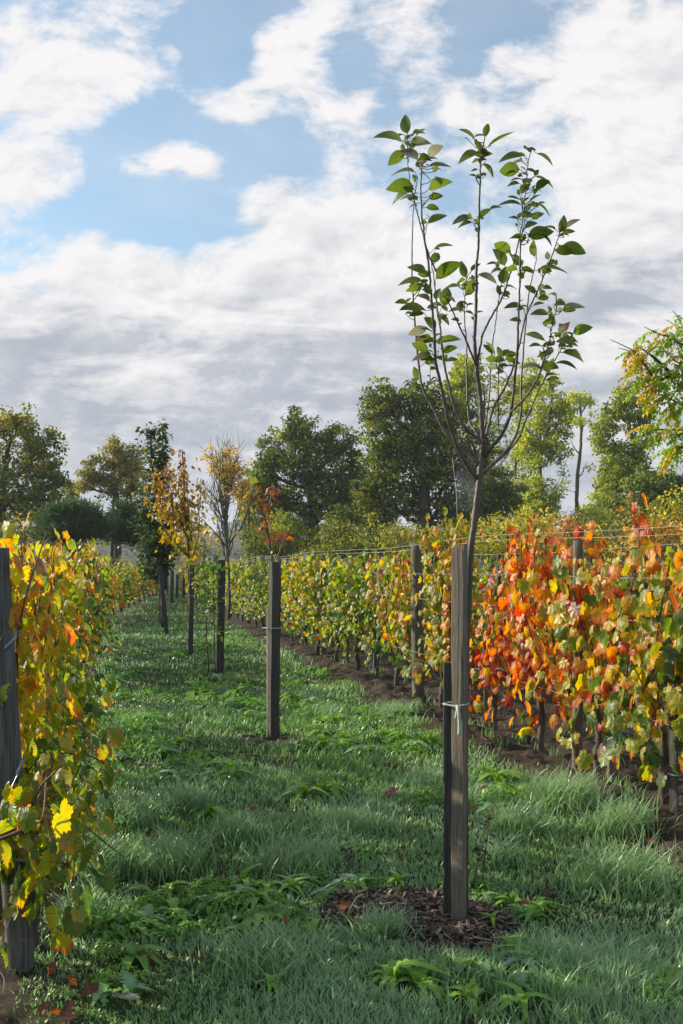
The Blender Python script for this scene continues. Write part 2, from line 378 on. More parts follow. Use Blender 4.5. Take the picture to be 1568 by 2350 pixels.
def make_ground():
    xs = np.r_[-2500, -1200, -600, -300, -150, -80, -50, -35, np.arange(-25, -6, 1.2), np.arange(-6, -2.6, .22), np.arange(-2.6, 4.3, .032), np.arange(4.3, 9, .25), np.arange(9, 30, 1.5), 40, 60, 100, 200, 400, 800, 1600, 2500]
    ys = np.r_[-60, -20, -6, -2, 0, 1, 1.8, np.arange(2.3, 12, .032), np.arange(12, 26, .1), np.arange(26, 60, .6), 64, 70, 80, 95, 120, 160, 240, 400, 800, 1500, 3000]
    X, Y = np.meshgrid(xs, ys); Z = height(X, Y); nx, ny = len(xs), len(ys)
    s = soil_mask(X, Y).ravel(); mr = np.hypot((X - STAKE[0] + .2), Y - STAKE[1]).ravel()
    mul = np.clip((.75 - mr) / .2, 0, 1)
    i = np.arange(ny - 1)[:, None] * nx + np.arange(nx - 1)[None]
    F = np.r_[np.stack([i, i + 1, i + nx + 1], -1).reshape(-1, 3), np.stack([i, i + nx + 1, i + nx], -1).reshape(-1, 3)]
    mb = MB(); mb.add(np.stack([X, Y, Z], -1), F, np.stack([s, mul, 0 * s], -1))
    m, t, out = newmat('earth')
    at = t.node('ShaderNodeAttribute', attribute_name='col').outputs['Color']
    sp = t.node('ShaderNodeSeparateColor'); t.l.new(at, sp.inputs[0]); so, mu = sp.outputs[0], sp.outputs[1]
    g = t.node('ShaderNodeTexCoord').outputs['Object']
    n1 = t.noise(g, 9, 8, .7); n2 = t.noise(g, 90, 4, .7); n3 = t.noise(g, 2.2, 4, .6)
    soil = t.mix(t.ss(n1, .35, .7), (.030, .022, .017), (.085, .065, .05)); soil = t.mix(t.ss(n2, .55, .75, 0, .6), soil, (.125, .10, .08))
    soil = t.mix(mu, soil, t.mix(t.ss(n2, .4, .7), (.022, .016, .012), (.085, .06, .045)))
    gr = t.mix(t.ss(n3, .35, .65), (.030, .042, .014), (.05, .072, .02)); gr = t.mix(t.ss(n2, .5, .75, 0, .5), gr, (.03, .022, .012))
    b = t.node('ShaderNodeBsdfPrincipled'); t.put(b.inputs['Base Color'], t.mix(so, gr, soil)); b.inputs['Roughness'].default_value = .95; b.inputs['Specular IOR Level'].default_value = .2
    bp = t.node('ShaderNodeBump'); bp.inputs['Strength'].default_value = .8; bp.inputs['Distance'].default_value = .02
    t.put(bp.inputs['Height'], t.m('ADD', n2, t.m('MULTIPLY', n1, 1.5))); t.l.new(bp.outputs[0], b.inputs['Normal']); t.l.new(b.outputs[0], out.inputs[0])
    o = mb.build('ground', m, None, True); tag(o, kind='structure')
make_ground()
def gz(x, y): return float(height(np.array([x]), np.array([y]))[0])

# ------------------------------------------------------------------ grass (nobody could count it)
def blades(mb, x, y, h, w, seed, lean=.5, dewy=None, hue=None):
    r = rng_(seed); n = len(x); z = height(x, y) - .004
    az = r.uniform(0, 2 * np.pi, n); le = np.abs(r.normal(lean, .28, n)).clip(.05, 1.5); d = np.stack([np.cos(az), np.sin(az), 0 * az], -1)
    sd = np.stack([-np.sin(az + r.normal(0, .6, n)), np.cos(az), 0 * az], -1)
    ts = np.array([0, .4, .75, 1.]); ws = np.array([.8, 1., .65, 0])
    base = np.stack([x, y, z], -1)
    ctr = base[:, None] + (h[:, None] * (ts - .22 * le[:, None] * ts ** 2))[..., None] * np.array([0, 0, 1.]) + (h * le)[:, None, None] * (ts ** 2)[None, :, None] * d[:, None]
    off = (w[:, None] * ws)[..., None] * sd[:, None] * .5
    V = np.concatenate([ctr[:, :3] - off[:, :3], ctr[:, :3] + off[:, :3], ctr[:, 3:]], 1)      # 7 points
    T = np.array([[0, 3, 4], [0, 4, 1], [1, 4, 5], [1, 5, 2], [2, 5, 6]])
    F = (T[None] + (np.arange(n) * 7)[:, None, None]).reshape(-1, 3)
    q = r.random(n)[:, None]; q = (q * .6 + .4 * fbm(x * 1.3, y * 1.3, 77, 3)[:, None] * 1.3).clip(0, 1)
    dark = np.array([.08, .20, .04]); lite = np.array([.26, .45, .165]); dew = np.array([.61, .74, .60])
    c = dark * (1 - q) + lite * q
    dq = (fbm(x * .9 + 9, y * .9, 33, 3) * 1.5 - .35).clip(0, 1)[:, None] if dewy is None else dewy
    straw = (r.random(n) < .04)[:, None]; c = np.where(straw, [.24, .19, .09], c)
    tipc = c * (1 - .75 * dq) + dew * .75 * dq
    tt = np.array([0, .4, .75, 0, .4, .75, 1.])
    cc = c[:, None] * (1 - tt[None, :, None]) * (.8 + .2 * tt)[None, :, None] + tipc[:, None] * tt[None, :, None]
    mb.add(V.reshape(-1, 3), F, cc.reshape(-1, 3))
# broad-leaved weeds: kind, variant, frame point of the root, label, size
named = [('dock', 0, 745, 1815, 'bright green dock rosette in the middle of the alley', 1.25), ('dock', 1, 700, 1825, 'dock rosette just left of the bright middle one', 1.0), ('dandelion', 0, 590, 1655, 'bright upright dock clump left of the second stake', 1.3), ('dandelion', 1, 560, 1650, 'yellow-green leaves beside the clump at the second stake', 1.0),
         ('dock', 0, 1175, 2075, 'tall dock leaves right of the mulch ring', 1.0), ('dandelion', 0, 1235, 2085, 'leafy rosette at the right rim of the mulch ring', 1.0), ('dock', 1, 1130, 2120, 'yellowing leaves at the foot of the tall oak stake', .6), ('dandelion', 1, 900, 2270, 'leafy dandelion in front of the mulch ring', 1.35), ('dandelion', 0, 960, 2285, 'broad dandelion at the bottom between mulch and frame edge', 1.2), ('dock', 0, 1080, 2310, 'long flat dock leaves at the bottom of the picture', 1.1),
         ('dock', 1, 1200, 2320, 'pointed dock leaves at the bottom right of the mulch', 1.0), ('grey', 0, 1230, 2225, 'grey-green upright leaves right of the mulch', 1.1), ('grey', 1, 1270, 2240, 'silvery tall leaf pair right of the mulch', 1.0), ('nettle', 0, 290, 1690, 'dark low herb mat beside the left row', 1.5), ('nettle', 1, 285, 1885, 'small dark herb clump under the hanging left branch', 1.1), ('nettle', 0, 265, 2150, 'bright leafy weed mat by the left row near the post', 1.3), ('dandelion', 1, 400, 2110, 'toothed green leaves in the lower left grass', 1.0), ('nettle', 1, 500, 2100, 'leafy green weed mat in the lower left grass', 1.2),
         ('dock', 0, 590, 2080, 'pale upright leaves in the lower middle grass', 1.0), ('grey', 0, 300, 2300, 'silvery leaf rosette low in the left corner', 1.1), ('dandelion', 0, 620, 2280, 'yellow-green seedling leaves low in the grass', .7), ('dock', 1, 1140, 1795, 'broad weeds between the oak stake and the orange vines', 1.1), ('dock', 0, 1180, 1830, 'shiny dock beside the tilled soil edge', 1.1), ('dandelion', 1, 985, 1705, 'leafy dandelion left of the oak stake', 1.1),
         ('dock', 0, 450, 1600, 'broad-leaved weeds at the foot of the black stake', 1.5), ('dock', 1, 540, 1600, 'long-leaved dock right of the black stake', 1.4), ('flat', 0, 310, 2220, 'pale green round leaves near the left soil strip', 1.2), ('dandelion', 0, 540, 1890, 'single bright dandelion in the dim grass', .9), ('dandelion', 1, 480, 1875, 'pointed leaves in the dim grass left of centre', .9), ('flat', 1, 840, 1960, 'low rosette behind the mulch ring', 1.0), ('dock', 1, 1490, 2230, 'upright leaves in the grass at the right edge', .7)]
def make_grass():
    mb = MB(); r = rng_(11)
    for (y0, y1, n, hm, wm) in ((2.5, 4.2, 62000, .075, .0044), (4.2, 7.5, 76000, .08, .0058), (7.5, 13, 56000, .10, .008), (13, 26, 46000, .11, .013), (26, 60, 30000, .13, .026)):
        u = r.random(n); y = np.sqrt(y0 ** 2 + u * (y1 ** 2 - y0 ** 2)); x = (r.random(n) * 2 - 1) * (.36 * y + .25)
        # cluster into tufts
        cx = np.round(x / .055 + r.normal(0, .3, n)) * .055; cy = np.round(y / .055 + r.normal(0, .3, n)) * .055
        tw = r.random(n) < .55
        jit = r.normal(0, .012, (n, 2)); x = np.where(tw, cx + jit[:, 0] + (vnoise(cx * 9, cy * 9, 3) - .5) * .04, x); y = np.where(tw, cy + jit[:, 1] + (vnoise(cx * 9, cy * 9, 4) - .5) * .04, y)
        lx = LEFT_X(y); rx = RIGHT_X(y)
        s = soil_mask(x, y); dens = fbm(x * 2.3, y * 2.3, 21, 3) * 1.15
        keep = (r.random(n) > s * .985) & (x > lx - 1.2) & (x < rx + 3) & (r.random(n) < np.clip(dens * 1.9 - .1, .12, 1))
        for _, _, wx, wy, _, ws in named:
            WY = FPX * EYE / (wy - HY); keep &= (np.hypot(x - (wx - CX) / FPX * WY, y - WY) > .10 * ws) | (r.random(n) < .3)
        x, y = x[keep], y[keep]; k = len(x); patch = fbm(x * 1.1, y * 1.1, 41, 3)
        h = hm * (.20 + 1.9 * patch ** 2.0) * r.uniform(.5, 1.35, k); w = wm * r.uniform(.7, 1.4, k)
        blades(mb, x, y, h, w, int(y0 * 10), .55)
    # long arching tussocks
    for (px, py, nn, hh, sp) in ((1290, 1850, 900, .26, .26), (1180, 1900, 380, .2, .2), (430, 1860, 500, .20, .22), (300, 1900, 420, .22, .2), (900, 1640, 420, .17, .3), (820, 1900, 380, .16, .3), (1440, 2020, 700, .2, .35),
                             (250, 2010, 380, .22, .18), (380, 2000, 420, .22, .25), (1120, 1980, 300, .18, .2), (690, 1980, 500, .15, .35), (1380, 2250, 700, .14, .35), (620, 2220, 500, .13, .3), (880, 2160, 300, .12, .15),
                             (1420, 1905, 500, .22, .25), (560, 1920, 350, .16, .25), (760, 1640, 300, .16, .3), (1000, 1800, 300, .15, .25), (200, 2120, 250, .18, .18)):
        Y = FPX * EYE / (py - HY); X = (px - CX) / FPX * Y
        x = X + r.normal(0, sp * .4, nn); y = Y + r.normal(0, sp * .4, nn)
        blades(mb, x, y, hh * r.uniform(.5, 1.25, nn), .0055 * r.uniform(.7, 1.4, nn), px, .75, dewy=np.full((nn, 1), .45))
    # short tufts coming up through the tilled soil on the right
    for i in range(70):
        Y = r.uniform(6, 16); X = float(RIGHT_X(Y)) + r.uniform(-.3, 2.5); nn = 26
        blades(mb, X + r.normal(0, .05, nn), Y + r.normal(0, .05, nn), .10 * r.uniform(.4, 1.3, nn), np.full(nn, .006), 900 + i, .35)
    o = mb.build('grass', M_GRASS); tag(o, 'short dewy grass growing across the alley between the vine rows', 'grass', kind='stuff')
make_grass()

def make_mulch():
    r = rng_(5); mb = MB(); n = 3600
    a = r.uniform(0, 2 * np.pi, n); q = np.sqrt(r.random(n)) * .54
    x = STAKE[0] - .20 + np.cos(a) * q * 1.05; y = STAKE[1] + np.sin(a) * q; k = r.random(n) < soil_mask(x, y) * 1.2; x, y = x[k], y[k]; n = len(x)
    pos = np.stack([x, y, height(x, y) + r.uniform(.001, .016, n)], -1); az = r.uniform(0, 2 * np.pi, n)
    tip = np.stack([np.cos(az), np.sin(az), r.normal(0, .22, n)], -1); nr = np.stack([r.normal(0, .5, n), r.normal(0, .5, n), np.ones(n)], -1)
    sz = r.uniform(.012, .05, n) * np.where(r.random(n) < .12, 1.7, 1); c = np.array([.03, .022, .017]) + r.random((n, 1)) ** 2 * np.array([.19, .135, .10])
    bx = np.array([[-.14, 0, -.04], [.14, 0, -.04], [.12, 1, -.04], [-.12, 1, -.04], [-.12, 0, .05], [.12, 0, .05], [.10, 1, .05], [-.10, 1, .05]])
    bf = np.array([[4, 5, 6], [4, 6, 7], [0, 1, 5], [0, 5, 4], [1, 2, 6], [1, 6, 5], [2, 3, 7], [2, 7, 6], [3, 0, 4], [3, 4, 7]])
    scatter(mb, (bx, bf, bx[:, :2]), pos, tip, nr, sz, c)
    m, t, out = newmat('wood_chip'); b = t.node('ShaderNodeBsdfPrincipled'); t.l.new(t.node('ShaderNodeAttribute', attribute_name='col').outputs['Color'], b.inputs['Base Color']); b.inputs['Roughness'].default_value = .8; t.l.new(b.outputs[0], out.inputs[0])
    tag(mb.build('mulch', m), 'dark bark mulch spread in a ring round the nearest stake', 'mulch', kind='stuff')
make_mulch()

# ------------------------------------------------------------------ vines
GRAD_T = np.array([0, .18, .34, .5, .62, .75, .88, 1.0])
GRAD_C = np.array([(.035, .075, .025), (.065, .13, .025), (.17, .24, .03), (.40, .37, .035), (.58, .30, .022), (.56, .135, .018), (.44, .038, .022), (.13, .02, .022)])
def grad(t):
    t = np.clip(t, 0, 1); return np.stack([np.interp(t, GRAD_T, GRAD_C[:, i]) for i in range(3)], -1)
def make_vine(seed, hi, mean, spread, hgt=1.72, n_sh=13, label='', group='', half=.55, thick=.17, low=.2, dens=1.0, lsz=.062, bare=.0, trunk=True, tall=.3, spill=0):
    r = rng_(seed); root = thing('grape_vine', label, 'vine', group=group)
    tb = MB(); pts = [[.02, 0, -.06], [.0, .02, .12], [.05, -.02, .28], [.02, .01, .44], [.06, .0, .56]]
    tube(tb, smooth_line(pts, 4), np.linspace(.034, .024, 17), 7, knob=.16, seed=seed)
    if trunk: tb.build('trunk', M_BARK, root, True)
    cb = MB(); leafp = []; leaft = []; leafs = []; leafside = []
    for s in (-1, 1):
        c = smooth_line([[.05, 0, .54], [s * .2, r.normal(0, .03), .62], [s * half, r.normal(0, .04), .58]], 5)
        tube(cb, c, np.linspace(.012, .007, len(c)), 5)
    for i in range(n_sh):
        x0 = -half + 2 * half * (i + r.uniform(.1, .9)) / n_sh; top = hgt + float(np.clip(r.normal(0, .15), -.4, .13)); smean = mean + r.normal(0, spread * .7)
        y1 = r.normal(0, thick * .6)
        if i % 7 == 3: top += r.uniform(.02, tall)
        p = smooth_line([[x0, 0, .58], [x0 + r.normal(0, .06), y1 * .5, .58 + (top - .58) * .33], [x0 + r.normal(0, .10), y1, .58 + (top - .58) * .7], [x0 + r.normal(0, .16), y1 * 1.1 + r.normal(0, .06), top]], 6)
        tube(cb, p, np.linspace(.0062, .003, len(p)), 5, cap=False)
        m = max(4, int((top - .45) / .06 * dens)); tt = np.linspace(.02, 1, m)
        idx = tt * (len(p) - 1); i0 = np.minimum(idx.astype(int), len(p) - 2); f = (idx - i0)[:, None]
        leafp.append(p[i0] * (1 - f) + p[i0 + 1] * f); leaft.append(np.full(m, smean)); leafs.append(1 - .35 * np.maximum(0, tt - .75) * 4 * .8)
        # side shoots and hanging leaves
        m2 = int(m * .8); q = r.random(m2); k = (q * (len(p) - 1)).astype(int)
        leafp.append(p[k] + np.stack([r.normal(0, .07, m2), r.normal(0, thick * .75, m2), r.normal(-.03, .07, m2)], -1)); leaft.append(smean + r.normal(0, .06, m2)); leafs.append(r.uniform(.7, 1.05, m2))
    m = int(30 * low / .2 * dens); leafp.append(np.stack([r.uniform(-half, half, m), r.normal(0, thick, m), .58 - low * 1.05 * r.random(m) ** 1.3], -1)); leaft.append(mean - .05 + r.normal(0, spread, m)); leafs.append(r.uniform(.8, 1.1, m))
    if spill:                                            # canes that bend out low over the alley
        for i in range(3):
            q = smooth_line([[r.uniform(-.3, .3), 0, .56], [r.uniform(-.3, .3), -.2, .58 - .05 * i], [r.uniform(-.4, .4), -.42, .44 - .08 * i], [r.uniform(-.4, .4), -.52, .26]], 6); tube(cb, q, np.linspace(.005, .002, len(q)), 4, cap=False)
        leafp.append(np.stack([r.uniform(-half - .12, half, spill), np.zeros(spill), r.uniform(.22, .72, spill)], -1)); leaft.append(mean - .10 + r.normal(0, spread, spill)); leafs.append(r.uniform(.8, 1.15, spill))
    cb.build('shoots', M_CANE, root, True)
    st = np.concatenate(leafp); st[:, 1] = np.clip(st[:, 1], -2 * thick, 2 * thick); st[len(st) - spill:, 1] = -r.uniform(.08, .42, spill); tv = np.concatenate(leaft); sz = np.concatenate(leafs); n = len(st)
    kk = r.random(n) > bare; st, tv, sz = st[kk], tv[kk], sz[kk]; n = len(st)
    side = np.where(r.random(n) < .5, -1., 1.) ; out = np.stack([r.normal(0, .55, n), side * r.uniform(.4, 1.2, n), r.normal(.15, .35, n)], -1); out = unit(out)
    pos = st + out * (r.uniform(.04, .10, n))[:, None]
    lb = MB(); pb = MB()
    nr = unit(out * np.array([1.2, 1, 1]) + np.stack([r.normal(0, .45, n), r.normal(0, .25, n), r.uniform(.05, .75, n)], -1))
    tip = unit(np.stack([r.normal(0, .45, n), side * .35, -np.ones(n)], -1))
    t = tv + r.normal(0, spread * .6, n) + (pos[:, 2] - 1.1) * .05
    sz = sz * lsz * r.uniform(.5, 1.25, n)
    ca = grad(t) * r.uniform(.8, 1.2, (n, 1)); cb2 = grad(t + np.where(t > .3, r.uniform(.02, .30, n), r.uniform(-.05, .20, n))) * r.uniform(.8, 1.2, (n, 1))
    dry = r.random(n) < .025; ca[dry] = [.20, .12, .07]; cb2[dry] = [.30, .2, .13]
    scatter(lb, GL_HI if hi else GL_LO, pos, tip, nr, sz, ca, cb2, curl=r.normal(-.1, .28, n), wide=r.uniform(.6, 1.08, n))
    if hi:                                              # leaf stalks
        for i in range(n):
            mid = (st[i] + pos[i]) / 2 + [0, 0, .012]; tube(pb, [st[i], mid, pos[i]], [.0013, .0012, .001], 3, a=(.3, .12, .06), cap=False)
        lb.join(pb)
    lb.build('foliage', M_VINE if hi else M_VINE_FAR, root)
    return root
def at_row(fx, Y, d=0.0):
    x = float(fx(Y)) + d; return (x, Y, gz(x, Y))
# left row, nearest vines: each its own plant
LV = [(4.25, .41, .085, 1.54, 'yellow and orange grape vine right behind the grey end post of the left row', 15, .3),
      (5.2, .39, .09, 1.54, 'bright yellow-green vine second along the left row, orange leaves at its top', 15, .2),
      (6.25, .36, .12, 1.54, 'yellow-green vine with low branches spilling over the grass edge of the left row', 14, .28),
      (7.2, .28, .12, 1.54, 'greener grape vine fourth from the near end of the left row', 13, .22),
      (8.2, .26, .12, 1.54, 'green vine with few yellow leaves fifth from the near end of the left row', 13, .2),
      (9.2, .25, .11, 1.36, 'dull green vine sixth from the near end of the left row', 13, .2),
      (10.2, .27, .12, 1.15, 'thin sparse vine seventh from the near end of the left row', 7, .2),
      (11.4, .25, .12, 1.35, 'dark green vine eighth from the near end of the left row', 13, .2)]
for i, (Y, mean, sp, h, lab, ns, low) in enumerate(LV):
    v = make_vine(100 + i, True, mean, sp, h, ns, lab, 'near vines of the left row', low=(.48, .46, .5, .42, .36, .3, .1, .2)[i], dens=(1., .95, .85, .8, .75, .7, .2, .7)[i], thick=.16, lsz=.070, tall=.14, spill=(70, 70, 50, 30, 20, 0, 0, 0)[i])
    v.location = at_row(LEFT_X, Y, -.12); v.rotation_euler = (0, 0, ROW_ANG)
v = make_vine(140, True, .40, .09, .70, 5, 'low yellow-green vine shoot curling round the foot of the grey end post', 'near vines of the left row', half=.17, thick=.12, low=.40, dens=1.2, lsz=.066, tall=.05, trunk=False)
v.location = (-1.16, 3.62, gz(-1.16, 3.62)); v.rotation_euler = (0, 0, ROW_ANG)
RV = [(4.6, .46, .2, 1.62, 'mixed orange and green vine at the near end of the right row', 15, .2),
      (5.55, .32, .18, 1.62, 'mostly green vine with yellow and orange leaves at the right edge', 15, .2),
      (6.4, .42, .22, 1.55, 'green and orange vine behind the stake with grey rag at its foot', 15, .24),
      (7.3, .50, .22, 1.48, 'tall orange and green vine with red shoots standing above the wires', 12, .28),
      (8.3, .70, .13, 1.74, 'fiery orange vine with maroon crown beside the young apple stake', 12, .2),
      (9.35, .73, .12, 1.10, 'low scarlet and orange vine just right of the nearest stake', 8, .3),
      (10.9, .40, .12, 1.98, 'slim yellow-green vine just left of the nearest stake', 12, .25),
      (12.7, .36, .13, 1.55, 'yellow-green vine left of the mossy post', 13, .25)]
for i, (Y, mean, sp, h, lab, ns, low) in enumerate(RV):
    v = make_vine(300 + i, True, mean, sp, h, ns, lab, 'near vines of the right row', low=(.3, .34, .40, .44, .34, .36, .3, .3)[i], dens=(.85, .85, .8, .8, .86, .9, 1.25, .9)[i], thick=.21, tall=(.25, .2, .15, .6, .3, .3, .45, .3)[i], lsz=.086 if i < 5 else .074, half=.32 if i in (5, 6) else .52)
    v.location = at_row(RIGHT_X, Y, .0); v.rotation_euler = (0, 0, ROW_ANG)
# farther vines: kinds copied along the rows
kinds = {}
for nm, mean, sp in (('green', .26, .12), ('olive', .33, .14), ('yellow', .40, .13), ('rusty', .55, .22), ('red', .68, .18)):
    for k in range(2): kinds[nm, k] = make_vine(500 + len(kinds), False, mean, sp, 1.66, 13, 'x', 'x', dens=1.05, lsz=.072, thick=.21, low=.28, tall=.45)
used = set()
def place_vine(nm, k, loc, label, group, s):
    h_ = (s * 7919 % 97) / 97
    if (h_ < .10 and 'behind' not in label) or ('right row' in label and h_ < .13): return
    loc = (loc[0] + ((s * 61) % 13 / 13 - .5) * .22, loc[1], loc[2])
    p = kinds[nm, k]; rz = ROW_ANG + (math.pi if s % 2 else 0); sc = (.9 + .2 * ((s * 53) % 10) / 10, .8 + .5 * ((s * 29) % 10) / 10, .72 + .34 * ((s * 37) % 10) / 10)
    if (nm, k) not in used:
        used.add((nm, k)); p.location = loc; p.rotation_euler = (0, 0, rz); p.scale = sc; p['label'] = label; p['group'] = group
    else: dup(p, loc, rz, label, group, sc)
r = rng_(8); names = ['green', 'olive', 'yellow', 'rusty', 'red']
s = 0
Y = 12.2
while Y < 62:
    pr = [.55, .3, .1, .05, 0] if Y < 27 else [.1, .25, .25, .3, .1]
    lab = 'shaded green vine in the middle stretch of the left row' if Y < 27 else 'rust-tinged vine in the far stretch of the left row'
    place_vine(names[r.choice(5, p=pr)], s % 2, at_row(LEFT_X, Y, -.08), lab, 'middle vines of the left row' if Y < 27 else 'far vines of the left row', s); Y += 1.0; s += 1
Y = 13.8
while Y < 60:
    pr = [.32, .32, .14, .17, .05] if Y < 18 else [.3, .3, .15, .2, .05]
    lab = 'green and yellow vine in the right row behind the second stake' if Y < 27 else 'far green and rusty vine of the right row beyond the stakes'
    place_vine(names[r.choice(5, p=pr)], s % 2, at_row(RIGHT_X, Y), lab, 'middle vines of the right row' if Y < 27 else 'far vines of the right row', s); Y += 1.0; s += 1
for row, off in ((2, 2.0), (3, 4.0), (4, 6.0)):
    Y = 7.0 + row
    while Y < 40 + 4 * row:
        pr = [.35, .35, .2, .08, .02]
        place_vine(names[r.choice(5, p=pr)], s % 2, at_row(RIGHT_X, Y, off), 'vine of the %s row behind the right row, seen through its gaps' % ('next' if row == 2 else 'third' if row == 3 else 'fourth'), 'vines of the rows behind', s); Y += 1.05; s += 1

# ------------------------------------------------------------------ posts, stakes and wires of the vine rows
def round_post(name, base, top, rad, mat, label, group=None, sides=12, seed=1):
    root = thing(name, label, 'post', base, 0, group); mb = MB(); r = rng_(seed); b = np.array([0, 0, -.1]); t = np.array(top) - np.array(base)
    ts = np.linspace(0, 1, 22); pts = b + (t - b) * ts[:, None] + np.c_[r.normal(0, .0016, 22), r.normal(0, .0016, 22), np.zeros(22)]
    tube(mb, pts, rad * (1.04 - .08 * ts), sides, knob=.015, seed=seed)
    mb.build('shaft', mat, root, True); return root
def square_stake(name, base, hgt, w, dpt, rz, mat, label, lean=(0, 0), group=None, seed=2, topcut=.0, cat='stake'):
    root = thing(name, label, cat, base, rz, group); mb = MB(); r = rng_(seed); rings = []
    for t in np.linspace(0, 1, 12):
        z = -.12 + (hgt + .12) * t; c = np.array([lean[0] * t, lean[1] * t]); j = r.normal(0, .0016, (4, 2))
        q = np.array([[-w / 2, -dpt / 2], [w / 2, -dpt / 2], [w / 2, dpt / 2], [-w / 2, dpt / 2]]) + j + c
        ch = .10 * min(w, dpt); q = np.array([e for i_ in range(4) for e in (q[i_] + (q[i_ - 1] - q[i_]) / np.linalg.norm(q[i_ - 1] - q[i_]) * ch, q[i_] + (q[(i_ + 1) % 4] - q[i_]) / np.linalg.norm(q[(i_ + 1) % 4] - q[i_]) * ch)]) + r.normal(0, .0007, (8, 2))
        zz = np.full(8, z)
        if t == 1: zz = z + np.array([0, 0, 1, 1, 1, 1, 0, 0]) * topcut + r.normal(0, .0025, 8)
        rings.append(np.c_[q, zz])
    box_rings(mb, rings); mb.build('shaft', mat, root); return root
lp_base = P(52, 2235, 3.80); lp_base[2] = gz(lp_base[0], 3.8); lp_top = P(-12, 1258, 3.72)
lp = round_post('trellis_post', lp_base, lp_top, .052, M_POST, 'grey weathered end post at the left edge, wire tensioners strapped to it', seed=3)
def tensioner(parent, at, ang, ln=.085):
    mb = MB(); d = np.array([math.cos(ang), 0, math.sin(ang)]); a = np.array(at)
    tube(mb, [a - d * ln / 2, a - d * ln * .1, a + d * ln / 2], [.007, .0095, .0055], 8)
    tube(mb, smooth_line([a + d * ln * .5, a + d * ln * .62 + [0, 0, .012], a + d * ln * .72, a + d * ln * .6 - [0, 0, .012], a + d * ln * .5], 4), .0018, 5)
    for k in range(3): tube(mb, smooth_line([a - d * ln * .45 + [0, -.006, .01 * (k - 1)], a - d * ln * .6 + [-.01, -.012, .012 * (k - 1)], a - d * ln * .8 + [-.02, 0, -.01 * k]], 4), .0016, 4)
    mb.build('wire_tensioner', M_STEEL, parent, True)
for px, py, ang in ((20, 1480, .85), (44, 1768, 1.25), (32, 1972, -.15)):
    q = P(px, py, 3.70) - lp_base; tensioner(lp, q, ang)
mb = MB(); tube(mb, smooth_line([P(45, 1985, 3.66), P(30, 2080, 3.64), P(8, 2150, 3.62), P(-12, 2190, 3.62)], 6), .0022, 5)
tube(mb, smooth_line([P(-4, 2225, 3.62), P(9, 2245, 3.61), P(8, 2275, 3.6), P(-4, 2290, 3.6)], 6), .0020, 5)
tag(mb.build('loose_wire', M_WIRE, None, True), 'pale loose wire hanging down in front of the grey end post', 'wire')
mb = MB(); tube(mb, smooth_line([P(42, 1775, 3.66), P(20, 1820, 3.62), P(-6, 1870, 3.6)], 6), .0018, 5)
tube(mb, smooth_line([P(44, 1800, 3.66), P(38, 1850, 3.65), P(32, 1890, 3.65)], 6), .0030, 5)
tag(mb.build('loose_wire', M_WIRE, None, True), 'short twisted wire end beside the middle tensioner of the end post', 'wire')
square_stake('vine_stake', at_row(LEFT_X, 4.0, .04), .5, .05, .04, .3, M_BARK, 'short dark stake half hidden behind the grey end post', lean=(-.02, 0))
def mpost(px, yt, yb, Y, lab, seed, rad, lean=0):
    b = P(px, yb, Y); t = P(px + lean, yt, Y); b[2] = gz(b[0], b[1]); return round_post('trellis_post', b, t, rad, M_POSTM, lab, 'posts of the right row', seed=seed)
mpost(960, 1247, 1601, 12.0, 'mossy round post left of the nearest stake, wires over its top', 21, .072, -4)
mpost(1325, 1240, 1790, 7.66, 'grey round post showing between the orange vines on the right', 22, .040, 2)
for i, Y in enumerate((17.5, 22.5, 28.)):
    x, y, z = at_row(RIGHT_X, Y); round_post('trellis_post', (x, y, z), (x, y, 1.75), .05, M_POSTM, 'farther trellis post half hidden in the right row', 'farther posts of the right row', seed=30 + i)
for i, (Y, d, h) in enumerate(((7.14, 0, 1.2), (9.6, .0, .9), (6.3, 0, 1.25), (13.9, 0, .85), (15.6, 0, .9))):
    lab = ['pale split vine stake under the orange and green vines', 'short pale stake under the low scarlet vine', 'split grey stake at the right edge with a grey rag tied round it', 'dark thin stake under the yellow-green vines', 'thin stake under the shaded right row'][i]
    x, y, z = at_row(RIGHT_X, Y, d); st = square_stake('vine_stake', (x, y, z), h, .045, .035, .5 + i, M_POSTM if i != 2 else M_POST, lab, lean=(.02 * (-1) ** i, .01), group='thin vine stakes of the right row', seed=50 + i)
    if i == 2:
        m2 = MB(); tube(m2, smooth_line([[-.035, -.03, .24], [.0, -.04, .235], [.04, -.02, .24], [.03, .03, .245], [-.03, .03, .24], [-.035, -.03, .24]], 5), .007, 5)
        tube(m2, smooth_line([[-.035, -.035, .24], [-.06, -.05, .2], [-.055, -.05, .12], [-.065, -.045, .04]], 5), [.006] * 4 + [.009] * 8 + [.013] * 4, 5)
        m2.build('rag', plain('rag_cloth', (.22, .25, .22), .9), st, True)
for i, (px, off) in enumerate(((1145, 2.0), (1330, 2.0), (1200, 4.0), (1090, 4.0), (1480, 2.0))):
    Y = (3.477 + off) / ((px - CX) / FPX + .217); x, y, z = at_row(RIGHT_X, Y, off)
    square_stake('row_stake', (x, y, z), 1.72, .05, .05, .4, M_STAKE_DK, 'blue-grey stake in the rows behind the orange vines', group='stakes in the rows behind', seed=70 + i)
